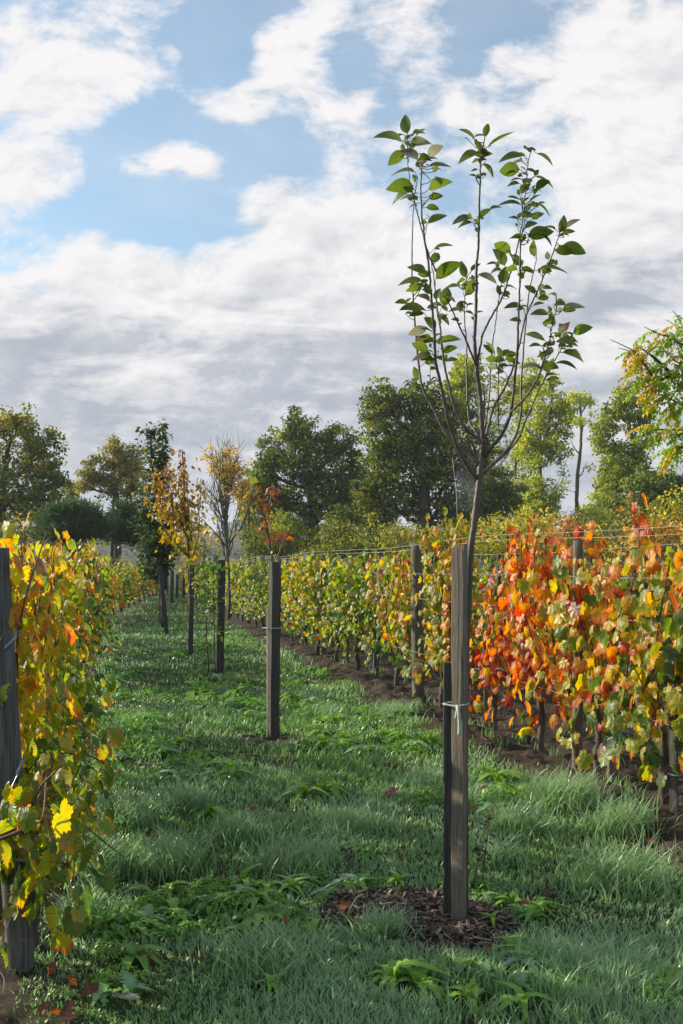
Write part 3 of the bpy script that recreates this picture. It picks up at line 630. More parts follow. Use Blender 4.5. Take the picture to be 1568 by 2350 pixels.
def wire(fx, z, Y0, Y1, lab, off=0., rad=.0015, group=None, sag=.012):
    mb = MB(); ys = np.arange(Y0, Y1 + .01, .5); x = fx(ys) + off; ph = (ys - Y0) % 5 / 5
    r = rng_(int(z * 100)); zz = z + 0 * ys - sag * np.sin(np.pi * ph) + r.normal(0, .001, len(ys)) + (.02 if z > 1.6 else 0) * np.sin(ys * .8)
    tube(mb, np.stack([x, ys, zz], -1), rad * np.clip(ys / 8, .8, 1.7), 5)
    # beads of dew
    tag(mb.build('trellis_wire', M_WIRE, None, True), lab, 'wire', group)
for z, o, lab in ((1.845, -.03, 'top wire of the right row running over the mossy post'), (1.80, .04, 'second top wire of the right row, just under the first'), (1.50, -.06, 'wire at chest height along the right row'), (1.21, -.06, 'wire at waist height along the right row'), (.57, -.03, 'lowest wire of the right row near knee height')):
    wire(RIGHT_X, z, 4.5, 40, lab, o, group='wires of the right row')
for z, lab in ((1.60, 'top wire of the left row'), (1.15, 'middle wire of the left row'), (.56, 'low wire of the left row')):
    wire(LEFT_X, z, 3.75, 30, lab, -.05, group='wires of the left row')
for z in (1.78, 1.45): wire(RIGHT_X, z, 9, 40, 'wire of the next row behind, %s' % ('its top one' if z > 1.6 else 'its lower one'), 2.0, group='wires of the next row')

# ------------------------------------------------------------------ stakes of the young trees
def tie(parent, z, w, ends=True):
    mb = MB(); q = w / 2 + .004
    ring = smooth_line([[-q - .03, -q, z], [0, -q - .003, z - .004], [q, -q, z], [q + .002, q, z + .004], [-q - .03, q, z], [-q - .032, 0, z], [-q - .03, -q, z]], 4)
    tube(mb, ring, .0045, 5)
    if ends:
        tube(mb, smooth_line([[.012, -q - .006, z - .002], [.02, -q - .016, z - .02], [.014, -q - .014, z - .055]], 5), np.linspace(.005, .008, 11), 5)
        tube(mb, smooth_line([[.012, -q - .006, z], [.028, -q - .02, z - .015], [.032, -q - .016, z - .08], [.030, -q - .012, z - .125]], 5), np.linspace(.005, .0095, 16), 5)
    mb.build('tie', M_BAND, parent, True)
b = P(1053, 2115, 4.37)
st1 = square_stake('tree_stake', (b[0], b[1], gz(b[0], b[1])), 1.645, .064, .036, R(-37), M_STAKE, 'tall square oak stake in the mulch with a pale green tie', lean=(.004, .0), seed=4, topcut=.012, group='stakes of the young trees')
mb = MB(); box_rings(mb, [np.array([[.004, -.0262, .9], [.0065, -.0262, .9], [.0065, -.0240, .9], [.004, -.0240, .9]]), np.array([[.012, -.0262, 1.25], [.0145, -.0262, 1.25], [.0145, -.024, 1.25], [.012, -.024, 1.25]]), np.array([[.008, -.0262, 1.64], [.012, -.0262, 1.64], [.012, -.024, 1.64], [.008, -.024, 1.64]])])
mb.build('crack', M_STAKE_DK, st1)
tie(st1, .955, .054)
b = P(1030, 2093, 4.46); square_stake('tree_stake', (b[0], b[1], gz(b[0], b[1])), 1.13, .045, .05, R(-10), M_STAKE_DK, 'shorter dark stake standing close behind the tall oak stake', seed=5, group='stakes of the young trees')
b = P(627, 1690, 9.2); s2 = square_stake('tree_stake', (b[0], b[1], gz(b[0], b[1])), 1.63, .092, .085, R(32), M_STAKE_DK, 'second square stake, sunlit on one edge, red-leaved sapling behind it', lean=(.02, 0), seed=6, group='stakes of the young trees')
tie(s2, 1.02, .09, False)
b = P(617, 1700, 9.25); square_stake('tree_stake', (b[0], b[1], gz(b[0], b[1])), 1.2, .03, .04, R(20), M_STAKE, 'thin pale batten nailed beside the second stake', seed=7, group='stakes of the young trees')
for i, (px, yt, yb, Y, w, lab) in enumerate(((504, 1285, 1548, 14.6, .115, 'black square stake beside a leafy green sapling'), (437, 1297, 1503, 17.7, .085, 'slim blue-grey stake under the yellow pear tree'), (385, 1300, 1455, 23.3, .10, 'dark leaning stake under the tall dark columnar pear'),
        (367, 1330, 1437, 26.5, .08, 'pale weathered stake left of the dark leaning stake'), (394, 1310, 1384, 44, .16, 'far stake fourth behind the yellow pear tree'), (406, 1318, 1376, 50, .14, 'far stake in the grass behind the yellow pear tree'), (421, 1318, 1372, 52, .15, 'far stake right of the yellow pear trunk'), (461, 1300, 1380, 46, .13, 'far stake left of the leafy green sapling'))):
    b = P(px, yb, Y); b[2] = gz(b[0], b[1]); h = EYE - (yt - HY) / FPX * Y - b[2]
    t = square_stake('tree_stake', b, h, w, w * .8, R(12), M_STAKE_DK if i != 3 else M_STAKE, lab, lean=((-.18 if i == 2 else .03), 0), seed=80 + i, group='stakes of the young trees')
    if i < 2: tie(t, .62 if i == 0 else 1.05, w, False)


# ------------------------------------------------------------------ the young apple tree
def Z1(zx, zy): return (849.3 + zx * .34376, 245 + zy * .34376)
def Z2(zx, zy): return (849.3 + zx * .34376, 735 + zy * .34376)
def apple_tree():
    r = rng_(42); Y0 = 4.47
    base = P(1066, 2085, Y0); base[2] = gz(base[0], base[1]) - .02
    root = thing('apple_tree', 'young apple tree with upright fan of branches tied beside the tall oak stake', 'tree', base)
    mb = MB(); segs = []
    def stem(pts, r0, r1, d1, d0=0., n=7):
        k = len(pts); q = np.array([P(*p, Y0 + d0 + (d1 - d0) * (i / max(1, k - 1)) ** 1.2) for i, p in enumerate(pts)])
        q = smooth_line(q, n); q[1:-1] += r.normal(0, .0009, (len(q) - 2, 3)); rr = np.linspace(r0, r1, len(q)); rr = rr * (1 + .10 * (r.random(len(q)) < .2))
        tube(mb, q - base, rr, 7); segs.append((q, rr)); return q
    stem([(1066, 2100), (1066, 1900), (1066, 1700), (1069, 1500), (1075, 1390), Z2(672, 1540), Z2(690, 1400), Z2(715, 1200), Z2(733, 1050), Z2(742, 930), Z2(755, 830)], .0185, .0125, 0)
    stem([Z2(755, 840), Z2(745, 650), Z2(735, 500), Z2(715, 350), Z2(705, 260), Z1(698, 1560), Z1(705, 1425), Z1(710, 1200), Z1(712, 1050), Z1(725, 900), Z1(728, 700), Z1(735, 500), Z1(738, 380), Z1(760, 240), Z1(775, 165)], .0115, .0022, -.06, 0)
    stem([Z2(722, 965), Z2(660, 900), Z2(590, 840), Z2(500, 740), Z2(420, 580), Z2(350, 450), Z2(320, 250), Z2(298, 0), Z1(285, 1200), Z1(280, 1000), Z1(285, 800), Z1(297, 610), Z1(320, 470)], .0085, .0018, .30, 0)
    stem([Z2(725, 1065), Z2(680, 1010), Z2(620, 920), Z2(565, 800), Z2(520, 650), Z2(475, 440), Z2(440, 280), Z1(430, 1520), Z1(410, 1280), Z1(395, 1080), Z1(370, 920), Z1(348, 720), Z1(340, 560), Z1(345, 430), Z1(350, 370)], .0095, .002, -.32, 0)
    stem([Z1(440, 1100), Z1(390, 980), Z1(350, 840), Z1(310, 680), Z1(290, 600), Z1(258, 440), Z1(250, 200)], .004, .0016, -.05, .12)
    stem([Z2(742, 830), Z2(715, 785), Z2(640, 720), Z2(570, 600), Z2(530, 450), Z2(490, 250), Z1(463, 1440), Z1(440, 1260), Z1(420, 1100), Z1(400, 1000)], .009, .002, .16, 0)
    stem([Z2(735, 800), Z2(700, 735), Z2(665, 680), Z2(650, 500), Z2(645, 300), Z1(645, 1570), Z1(630, 1400), Z1(635, 1250), Z1(645, 1150), Z1(690, 1080)], .006, .0016, .40, .02)
    stem([Z2(708, 300), Z2(640, 130), Z1(600, 1470), Z1(530, 1320), Z1(500, 1270)], .0048, .002, -.2, -.02)
    stem([Z2(716, 305), Z2(745, 120), Z1(750, 1530), Z1(800, 1420), Z1(880, 1280), Z1(930, 1130), Z1(960, 1040), Z1(995, 880), Z1(1025, 720), Z1(1045, 480), Z1(1060, 350), Z1(1085, 280)], .0056, .0018, .24, -.02)
    stem([Z2(765, 915), Z2(810, 850), Z2(870, 780), Z2(920, 680), Z2(950, 550), Z2(978, 280), Z1(985, 1600), Z1(990, 1420), Z1(1000, 1200), Z1(1002, 1000), Z1(1012, 870), Z1(1040, 720)], .0095, .002, -.22, 0)
    stem([Z2(772, 790), Z2(795, 690), Z2(830, 570), Z2(910, 430), Z2(970, 260), Z1(1005, 1560), Z1(1040, 1400), Z1(1120, 1230), Z1(1190, 1060), Z1(1230, 950), Z1(1265, 850), Z1(1290, 760)], .0068, .0018, .14, .01)
    stem([Z2(752, 1025), Z2(810, 970), Z2(880, 905), Z2(960, 800), Z2(1005, 640), Z2(1010, 420), Z2(1025, 200), Z1(1040, 1450), Z1(1060, 1250), Z1(1095, 1090), Z1(1112, 1010)], .0075, .0018, .36, 0)
    stem([Z2(895, 895), Z2(960, 835), Z2(1000, 770), Z2(1060, 620), Z2(1130, 460), Z2(1200, 330), Z2(1290, 170), Z2(1350, 90)], .0052, .0018, .12, .10)
    stem([Z2(940, 615), Z2(1050, 500), Z2(1120, 380), Z2(1160, 270), Z2(1200, 130), Z1(1215, 1460), Z1(1250, 1330)], .0048, .0016, -.40, -.10)
    stem([Z2(768, 720), Z2(785, 600), Z2(800, 450), Z2(805, 300), Z2(820, 150), Z1(838, 1450), Z1(858, 1300), Z1(880, 1180), Z1(895, 1140)], .0042, .0016, .30, .02)
    stem([Z2(862, 760), Z2(855, 600), Z2(857, 450), Z2(860, 290)], .0032, .0018, -.28, -.12)
    stem([Z2(350, 452), Z2(325, 450), Z2(300, 415), Z2(270, 385)], .0028, .001, .2, .16)
    stem([Z2(385, 470), Z2(390, 420), Z2(405, 385)], .0022, .001, .1, .14)
    allq = np.concatenate([s[0] for s in segs]); allr = np.concatenate([s[1] for s in segs])
    for i in range(64):                                # spurs
        k = r.integers(20, len(allq)); p = allq[k]
        if p[2] < 2.0 or p[2] > 3.0: continue
        d = unit(np.array([r.normal(), r.normal(0, .6), abs(r.normal(0, .5))])); tube(mb, [p - base, p - base + d * .010, p - base + d * r.uniform(.012, .022) + [0, 0, .004]], [.003, .0022, .0013], 5)
    LV1 = '''215 235 50 178;250 180 228 55;285 180 370 150;275 265 440 160;235 305 115 370;320 355 198 255;385 325 488 255;330 340 400 330;300 435 138 408;395 395 548 405;290 530 112 520;392 550 530 462;300 550 140 580;300 600 195 608;375 670 465 680;385 780 518 720;425 950 555 935;415 1040 470 955;700 220 585 172;768 200 790 115;785 270 955 208;742 300 690 225;723 305 588 350;750 380 838 458;720 420 672 425;685 740 545 778;730 740 800 680;800 685 885 660;1010 655 855 635;1020 330 862 342;1001 420 850 428;1050 280 1110 300;1115 310 1228 388;1040 420 1130 450;1105 465 1243 520;1106 540 1195 490;1022 490 935 490;1010 580 1060 500;1060 640 1140 600;1120 650 1220 710;985 745 1010 710;1085 750 1145 712;1030 810 1110 780;1055 870 1215 830;1120 850 1220 920;1100 1000 1090 885;940 975 810 912;900 1060 840 955;855 1050 775 1052;1240 820 1148 772;1265 840 1300 730;1305 815 1383 752;1280 850 1365 830;1284 925 1440 985;1235 960 1355 980;1190 1020 1180 970;1122 1090 1322 1070;370 1110 258 1040;355 1165 185 1180;345 1215 238 1215;400 1290 315 1235;405 1250 370 1170;440 1150 605 1050;640 1140 600 1040;675 1100 742 1035;720 1120 845 1180;640 1260 700 1150;440 1290 470 1200;490 1330 520 1195;590 1200 495 1190;521 1270 570 1310;600 1370 605 1290;690 1385 650 1370;375 1360 195 1360;250 1310 165 1305;360 1375 258 1410;440 1480 360 1400;470 1400 545 1440;378 1485 258 1505;410 1550 335 1540;391 1635 275 1580;475 1570 592 1525;485 1640 580 1595;405 1665 275 1665;880 1180 905 1070;1000 1060 950 1010;1020 1080 1090 1120;860 1250 850 1190;910 1200 990 1200;1100 1250 1040 1170;1130 1220 1180 1290;1150 1210 1210 1210;1022 1340 895 1330;1285 1360 1435 1315;1230 1460 1215 1360;1190 1385 1070 1375;1170 1560 1025 1545;1240 1570 1385 1590;1284 1640 1430 1665;1356 1510 1480 1465;1265 1520 1325 1440;1150 1600 1058 1595;1200 1650 1220 1590;820 1650 760 1580;1240 1260 1215 1245;1300 1500 1270 1430;1330 1560 1290 1500'''
    LV2 = '310 400 295 305;270 432 232 428;402 380 380 360;440 400 415 420;835 235 760 155;872 245 850 180;880 240 930 195;905 265 970 220;840 270 770 245;1138 315 1005 305;1195 345 1170 262;1240 285 1375 322;1150 270 1125 205;1180 330 1225 250'
    L = [(*Z1(a, b_), *Z1(c, d)) for a, b_, c, d in (map(float, q.split()) for q in LV1.split(';'))] + [(*Z2(a, b_), *Z2(c, d)) for a, b_, c, d in (map(float, q.split()) for q in LV2.split(';'))]
    extra = []
    for (a, b_, c, d) in L:
        for _ in range(3 if b_ < 1010 and r.random() < .8 else 0):
            an = r.uniform(0, 6.28); ln_ = r.uniform(14, 36); a2 = a + r.normal(0, 5); b2 = b_ + r.uniform(-6, 34); extra.append((a2, b2, a2 + math.cos(an) * ln_, b2 - abs(math.sin(an)) * ln_ * .6 + 4))
    L = L + extra
    qx = CX + allq[:, 0] / allq[:, 1] * FPX; qy = HY - (allq[:, 2] - EYE) / allq[:, 1] * FPX
    pos = []; tip = []; nr = []; sz = []; wd = []; cu = []; pet = MB()
    for (a, b_, c, d) in L:
        dist = np.hypot(qx - a, (qy - b_) * .8) + (qy < b_ - 25) * 40; k = int(np.argmin(dist)); Yb = allq[k, 1] + r.normal(0, .02)
        p = P(a, b_, Yb); q = P(c, d, Yb); ln = np.linalg.norm(q - p); q[1] += r.uniform(-.45, .40) * ln
        pos.append(p); tip.append(q - p); big = ln > .03
        up = np.array([0, 0, 1.]); v = unit(q - p)
        n_ = unit(up * (1 if abs(v[2]) < .8 else .2) + np.array([r.normal(0, .3), r.choice([-1, -1, 1]) * r.uniform(.5, 1.4), 0])); nr.append(n_)
        sz.append(np.linalg.norm(q - p) * 1.0); wd.append(r.uniform(.72, .98) if ln > .06 else r.uniform(.8, 1.2)); cu.append(r.normal(-.06, .12))
        kk = max(0, k - int(r.integers(0, 3))); s = allq[kk]
        tube(pet, smooth_line([s - base, (s + p) / 2 - base - [0, 0, .002 + .08 * np.linalg.norm(s - p)], p - base, p - base + v * ln * .15], 3), np.linspace(.0016, .0011, 10), 5, a=(.12, .14, .04))
    n = len(pos); ca = np.array([.115, .165, .034]) * r.uniform(.7, 1.25, (n, 1)) * np.array([1, 1, 1.]); cb = ca * .9
    pale = r.random(n) < .16; ca[pale] = [.22, .23, .15]; cb[pale] = [.20, .18, .11]
    brn = r.random(n) < .10; cb[brn] = [.13, .07, .035]
    lb = MB(); scatter(lb, oval_leaf(7, .33, .30, .08), np.array(pos) - base, np.array(tip), np.array(nr), np.array(sz), ca, cb, np.array(cu), np.array(wd))
    lb.join(pet); mb.build('trunk', M_APBARK, root, True); lb.build('crown', M_APPLE, root, True)
apple_tree()

def spider_web():
    r = rng_(3); Y0 = 4.52; c = P(1068, 1113, Y0); mb = MB(); n = 26; an = np.linspace(0, 2 * np.pi, n, endpoint=False) + r.normal(0, .03, n)
    ax = 24 / FPX * Y0; az = 56 / FPX * Y0
    pt = lambda a, f: c + np.array([math.cos(a) * ax * f, .05 * math.cos(a) * f, math.sin(a) * az * f])
    for a in an: tube(mb, [pt(a, .0), pt(a, 1.25)], .00010, 3, cap=False)
    for f in np.linspace(.14, 1.1, 22):
        tube(mb, [pt(a, f * (1 - .02 * (i % 2)) + r.normal(0, .006)) for i, a in enumerate(np.r_[an, an[:1]])], .00013, 3, cap=False)
    tube(mb, [P(1038, 1050, Y0), P(1046, 1110, Y0), P(1050, 1190, Y0)], .0007, 4)
    tag(mb.build('spider_web', M_WEB), 'round dewy spider web hung left of the apple trunk', 'web')
spider_web()

# ------------------------------------------------------------------ other young trees of the stake line
def Z3(zx, zy): return (326.7 + zx * .2604, 939.2 + zy * .2604)
def sapling(name, label, Y, base_px, stems, ramp, lsz, per, seed, r0=.014, jit=.05, rose=0.0, hang=.3, barkmat=None, extra=0, spread=.10):
    """stems: lists of frame points; ramp: colour of the leaves by height (0 bottom .. 1 top), list of (rgb, rgb)"""
    r = rng_(seed); b = P(*base_px, Y); b[2] = gz(b[0], b[1]); root = thing(name, label, 'tree', b, group='young fruit trees along the stakes'); mb = MB(); pos = []; out = []
    zs = []
    for pts, rr in stems:
        d1 = r.uniform(-.3, .3); q = smooth_line([P(*p, Y + d1 * (i / len(pts))) for i, p in enumerate(pts)], 6); q[1:] += r.normal(0, .004, (len(q) - 1, 3))
        tube(mb, q - b, np.linspace(rr, rr * .3, len(q)), 6); L = np.linalg.norm(np.diff(q, axis=0), axis=1).sum(); n = int(L * per)
        t = r.uniform(.1, 1.0, n) ** .8 * (len(q) - 1); k = np.minimum(t.astype(int), len(q) - 2); p = q[k] + (q[k + 1] - q[k]) * (t - k)[:, None]
        if spread:
            far = r.random(n) < extra; p = p + far[:, None] * np.stack([r.normal(0, spread, n), r.normal(0, spread, n), r.normal(0, spread, n)], -1)
        keep = p[:, 2] > b[2] + .35; pos.append(p[keep])
    pos = np.concatenate(pos); n = len(pos); a = r.uniform(0, 2 * np.pi, n); o = np.stack([np.cos(a), np.sin(a), r.uniform(-.2, .6, n)], -1)
    p2 = pos + o * r.uniform(.1, .55, n)[:, None] * lsz
    tip = unit(o + np.array([0, 0, -hang]) + r.normal(0, .25, (n, 3))); nr = unit(np.stack([r.normal(0, .7, n), r.normal(0, .7, n), np.ones(n)], -1))
    h = ((pos[:, 2] - pos[:, 2].min()) / np.ptp(pos[:, 2])).clip(0, 1) + r.normal(0, .13, n); hs = np.linspace(0, 1, len(ramp)); A = np.array([q[0] for q in ramp]); B = np.array([q[1] for q in ramp])
    ca = np.stack([np.interp(h, hs, A[:, i]) for i in range(3)], -1); cb = np.stack([np.interp(h, hs, B[:, i]) for i in range(3)], -1); q = r.random((n, 1)); c = ca * q + cb * (1 - q)
    lb = MB(); scatter(lb, OV, p2 - b, tip, nr, lsz * r.uniform(.6, 1.2, n), c * r.uniform(.75, 1.2, (n, 1)), None, r.normal(-.2, .2, n), r.uniform(.9, 1.5, n))
    mb.build('trunk', barkmat or M_BARK, root, True); lb.build('crown', M_WEED, root); return root
G1, G2, RD, RB, OR, YE, DK, BR = (.10, .20, .04), (.06, .12, .03), (.36, .10, .06), (.28, .11, .07), (.50, .17, .05), (.55, .42, .035), (.035, .06, .025), (.26, .12, .05)
sapling('red_sapling', 'thin sapling with red leaves growing behind the second stake', 9.35, (630, 1685), [([Z3(1140, 1400), Z3(1140, 1300), Z3(1110, 1100), Z3(1080, 960), Z3(1040, 860), Z3(1000, 770), Z3(985, 690)], .013), ([Z3(1075, 930), Z3(1130, 800), Z3(1140, 710), Z3(1148, 650)], .008), ([Z3(1190, 1310), Z3(1240, 1180), Z3(1285, 1070)], .006),
        ([Z3(1125, 1190), Z3(1170, 1130), Z3(1195, 1095)], .005), ([Z3(1110, 1100), Z3(1060, 1050), Z3(1030, 1030)], .004)], [(OR, RD), (RD, RB), (OR, RD), (RB, RD)], .075, 34, 61, barkmat=M_APBARK)
sapling('forked_sapling', 'forked sapling with sparse green leaves right of the black stake', 14.8, (530, 1545), [([Z3(765, 1850), Z3(770, 1700), Z3(765, 1500), Z3(760, 1220), Z3(880, 1020), Z3(940, 850), Z3(985, 690), Z3(1005, 600), Z3(1015, 500)], .022), ([Z3(760, 1230), Z3(660, 1110), Z3(560, 1000), Z3(480, 920)], .013), ([Z3(760, 1620), Z3(860, 1540), Z3(1010, 1450)], .008), ([Z3(700, 1160), Z3(690, 1230)], .006)],
        [(YE, G1), ((.22, .22, .03), YE), (G1, YE), (G1, G1)], .12, 12, 62, r0=.02)
sapling('green_sapling', 'slim sapling leafy green down to the grass left of the black stake', 14.3, (478, 1548), [([(478, 1545), (474, 1450), (470, 1350), (468, 1290), (470, 1235)], .012), ([(495, 1545), (492, 1440), (490, 1330), (494, 1270)], .010), ([(470, 1420), (455, 1350), (450, 1290)], .006)], [(G1, (.16, .24, .04)), (G1, G1), (G1, (.2, .24, .05))], .085, 50, 63, extra=.5, spread=.08)
ps = [([(437, 1490), (436, 1380), (432, 1250), (424, 1150), (421, 1080), (418, 1032)], .035)]
r = rng_(70)
for i in range(15):
    x0 = 432 + r.normal(0, 4); y0 = r.uniform(1190, 1310); x1 = 422 + r.uniform(-62, 48); y1 = y0 - r.uniform(60, 170); ps.append(([(x0, y0), ((x0 + x1 * 1.5) / 2.5, y0 - 35), (x1, (y0 + y1) / 2 - 10), (x1 + r.normal(0, 3), max(y1, 1052))], .013))
sapling('yellow_pear_tree', 'young pear tree with yellow leaves below and reddish brown ones above', 18.0, (437, 1500), ps, [(YE, G1), (YE, (.30, .30, .03)), (YE, (.50, .30, .03)), ((.40, .28, .06), (.38, .20, .06)), (BR, (.30, .15, .07))], .095, 44, 64, extra=.4, spread=.16, hang=1.2)
ps = [([(375, 1440), (372, 1330), (366, 1200), (352, 1100), (346, 1010), (345, 990)], .05), ([(380, 1350), (383, 1200), (376, 1100), (374, 1020), (374, 975)], .035)]
for i in range(30):
    y0 = r.uniform(1080, 1340); x0 = 368 + r.normal(0, 5); x1 = (366 + r.uniform(-50, 36)) if y0 > 1200 else (349 if i % 2 else 374) + r.uniform(-17, 15); ps.append(([(x0, y0), ((x0 + x1 * 2) / 3, y0 - 30), (x1, y0 - r.uniform(60, 110))], .014))
sapling('columnar_pear_tree', 'tall dark columnar pear tree with two pointed tops', 23.8, (377, 1452), ps, [(G2, (.06, .09, .035)), ((.06, .10, .04), G2), (G2, (.10, .12, .04)), ((.06, .085, .03), G2)],   .115, 80, 65, extra=.5, spread=.13, hang=.0)
sapling('far_sapling', 'small yellow sapling far along the stake line', 45, (440, 1378), [([(440, 1378), (441, 1330), (445, 1270), (448, 1230)], .03), ([(441, 1330), (455, 1290), (462, 1250)], .02), ([(441, 1320), (430, 1280), (425, 1250)], .02)], [(YE, OR), (OR, YE)], .2, 28, 66, extra=.5, spread=.3)

# ------------------------------------------------------------------ trees of the background
def big_tree(name, label, Y, trunk, blobs, pal, leaf=.20, per=1.15, r0=.4, seed=1, gap=.0, mat_b=None, tpl=CARD, needles=False, limbs=True, cat='tree', clump=None, bare=False, group=None, depth=1.0, small=False):
    """trunk: frame points from the root up; blobs: crown masses (x, y, half width, half height) in the frame at distance Y"""
    r = rng_(seed); b = P(*trunk[0], Y); b[2] = -.1; root = thing(name, label, cat, b, group=group); k = Y / FPX; mb = MB(); lb = MB()
    tr = smooth_line([P(*p, Y) if i else b for i, p in enumerate(trunk)], 8); tr[1:-1] += r.normal(0, r0 * .06, (len(tr) - 2, 3)); tube(mb, tr - b, np.linspace(r0 * .72, r0 * .22, len(tr)), 8, knob=.06, seed=seed)
    cp = []; cc = []
    for (x, y, rx, ry) in blobs:
        rx, ry = rx * k, ry * k; rz_ = (rx + ry) / 2 * .9 * depth; c = P(x, y, Y + r.uniform(-.35, .35) * rx * depth)
        area = (rx * ry + rx * rz_ + ry * rz_) * 4 / 3 * 3.14; cs = clump or max(.45, (rx + ry) * .16); n = max(6, int(area / cs ** 2 * .42 * per))
        v = unit(r.normal(size=(n, 3))); rad = np.where(r.random(n) < .75, r.uniform(.72, 1.08, n), r.uniform(.2, .75, n)); p = c + v * rad[:, None] * np.array([rx, rz_, ry])
        g = fbm(p[:, 0] * .45 + p[:, 1] * .3, p[:, 2] * .45, seed + 3, 2) + r.normal(0, .08, n); p = p[g > gap]; n = len(p); cp.append(p); cc.append(np.full(n, cs))
        if limbs:
            s = tr[int(np.clip(np.argmin(np.abs(tr[:, 2] - (c[2] - ry * 1.1))), 2, len(tr) - 1))]; mid = (s * .45 + c * .55) + [0, 0, -.12 * np.linalg.norm(c - s)]; ll = smooth_line([s, mid, c], 6); ll[1:-1] += r.normal(0, .05 * rx, (len(ll) - 2, 3)); tube(mb, ll - b, np.linspace(r0 * .24, r0 * .07, len(ll)), 6)
            for q in p[:: max(1, len(p) // (40 if bare else 9))]:
                e = smooth_line([ll[r.integers(5, len(ll))], (c + q) / 2 + r.normal(0, .12 * rx, 3), q], 4); tube(mb, e - b, np.linspace(r0 * .07, .012, len(e)), 4, cap=False)
                if bare:
                    for _ in range(5):
                        f = e[r.integers(3, len(e))]; d = unit(r.normal(size=3) + (q - c) / rx + [0, 0, .6]); tube(mb, [f - b, f - b + d * rx * .25, f - b + d * rx * .42 + [0, 0, rx * .12]], [.022, .015, .008], 3, cap=False)
    if bare:                                            # a fan of fine bare limbs and twigs
        c = P(514, 1095, Y); e0 = np.array([58 * k, 50 * k, 84 * k])
        for _ in range(25):
            v = unit(r.normal(size=3) + [0, 0, .35]); q = c + v * e0 * r.uniform(.8, 1.03); zt = r.uniform(.12, .55); s0 = tr[int(zt * (len(tr) - 1))]; s0 = s0 if s0[2] < q[2] - .4 else tr[int(.12 * len(tr))]
            e = smooth_line([s0, s0 * .5 + q * .5 + [0, 0, -.06 * np.linalg.norm(q - s0)], q], 8); e[1:] += r.normal(0, .05, (len(e) - 1, 3)); tube(mb, e - b, np.linspace(.07, .012, len(e)), 5)
            for _ in range(12):
                f = e[r.integers(6, len(e))]; d = unit(unit(q - s0) + r.normal(0, .55, 3)); l = r.uniform(.4, 1.1); tube(mb, [f - b, f - b + d * l * .5, f - b + d * l + [0, 0, .12 * l]], [.02, .014, .008], 3, cap=False)
    cp = np.concatenate(cp); cc = np.concatenate(cc); m = int(38 * (1 if not needles else 1.6)); n = len(cp) * m; sz = np.repeat(cc, m)
    p = np.repeat(cp, m, 0) + unit(r.normal(size=(n, 3))) * (sz * 1.0 * r.random(n) ** .45)[:, None] * np.array([1.15, 1.15, .72])
    tv = np.repeat(r.normal(0, .28, len(cp)), m) + r.normal(0, .18, n) + .5; A = np.array(pal) * np.array([2.35, 2.35, 1.7]); idx = np.clip(tv, 0, 1) * (len(A) - 1); i0 = np.minimum(idx.astype(int), len(A) - 2); f = (idx - i0)[:, None]; c = (A[i0] * (1 - f) + A[i0 + 1] * f) * r.uniform(.75, 1.25, (n, 1))
    if needles: tip = unit(p - np.repeat(cp, m, 0) + np.array([0, 0, .5]) * sz[:, None] + r.normal(0, .2, (n, 3)) * sz[:, None]); nr = unit(r.normal(size=(n, 3)))
    else: tip = unit(r.normal(size=(n, 3)) + [0, 0, -.4]); nr = unit(r.normal(size=(n, 3)) + [0, 0, .7])
    scatter(lb, tpl, p - b, tip, nr, leaf * r.uniform(.6, 1.35, n), c, wide=r.uniform(.9, 1.4, n))
    if not small: mb.build('trunk', mat_b or M_BARK, root, True)
    else: mb.build('stems', mat_b or M_BARK, root, True)
    lb.build('crown' if not small else 'foliage', M_TREE, root); return root
OAK = [(.02, .038, .012), (.032, .055, .016), (.05, .075, .018), (.085, .11, .022), (.17, .16, .03)]
OAKY = [(.024, .042, .012), (.036, .06, .015), (.06, .085, .018), (.11, .12, .022), (.20, .15, .03)]
POP = [(.08, .11, .025), (.14, .17, .035), (.21, .23, .05), (.30, .29, .06)]
BUSH = [(.06, .08, .02), (.13, .14, .03), (.24, .21, .035), (.34, .26, .04)]
RUST = [(.10, .09, .03), (.20, .14, .04), (.30, .17, .05), (.36, .12, .04)]
PINE = [(.014, .030, .018), (.020, .042, .023), (.032, .060, .030)]
YEL = [(.30, .20, .03), (.42, .28, .03), (.46, .34, .05)]
big_tree('oak_tree', 'big oak with yellowing crown at the left edge beyond the vines', 62, [(-10, 1275), (-5, 1180), (10, 1090), (20, 1020)], [(20, 1000, 75, 62), (95, 1030, 52, 62), (-30, 1080, 80, 70), (60, 1110, 75, 60), (125, 1105, 38, 42), (10, 1160, 70, 40), (90, 1165, 60, 30), (50, 965, 40, 32)], OAKY, seed=1, r0=.55, gap=.20)
big_tree('oak_tree', 'brownish oak standing behind the two umbrella pines', 75, [(270, 1270), (268, 1180), (262, 1100), (262, 1060)], [(262, 1040, 32, 38), (228, 1075, 40, 34), (300, 1065, 36, 42), (260, 1105, 55, 40), (205, 1085, 22, 22), (310, 1120, 40, 45), (195, 1110, 25, 20)], [(.05, .06, .02), (.08, .085, .025), (.12, .11, .03), (.20, .16, .05)], seed=2, r0=.5, gap=.24)
big_tree('umbrella_pine', 'wide dark umbrella pine left of the other pine', 48, [(170, 1285), (168, 1265), (166, 1240)], [(165, 1195, 68, 34), (120, 1215, 32, 26), (215, 1210, 32, 28), (165, 1225, 70, 20), (185, 1178, 38, 22), (140, 1180, 36, 22)], PINE, leaf=.30, seed=3, r0=.22, tpl=NEEDLE, needles=True, per=1.6, clump=.42, group='umbrella pines')
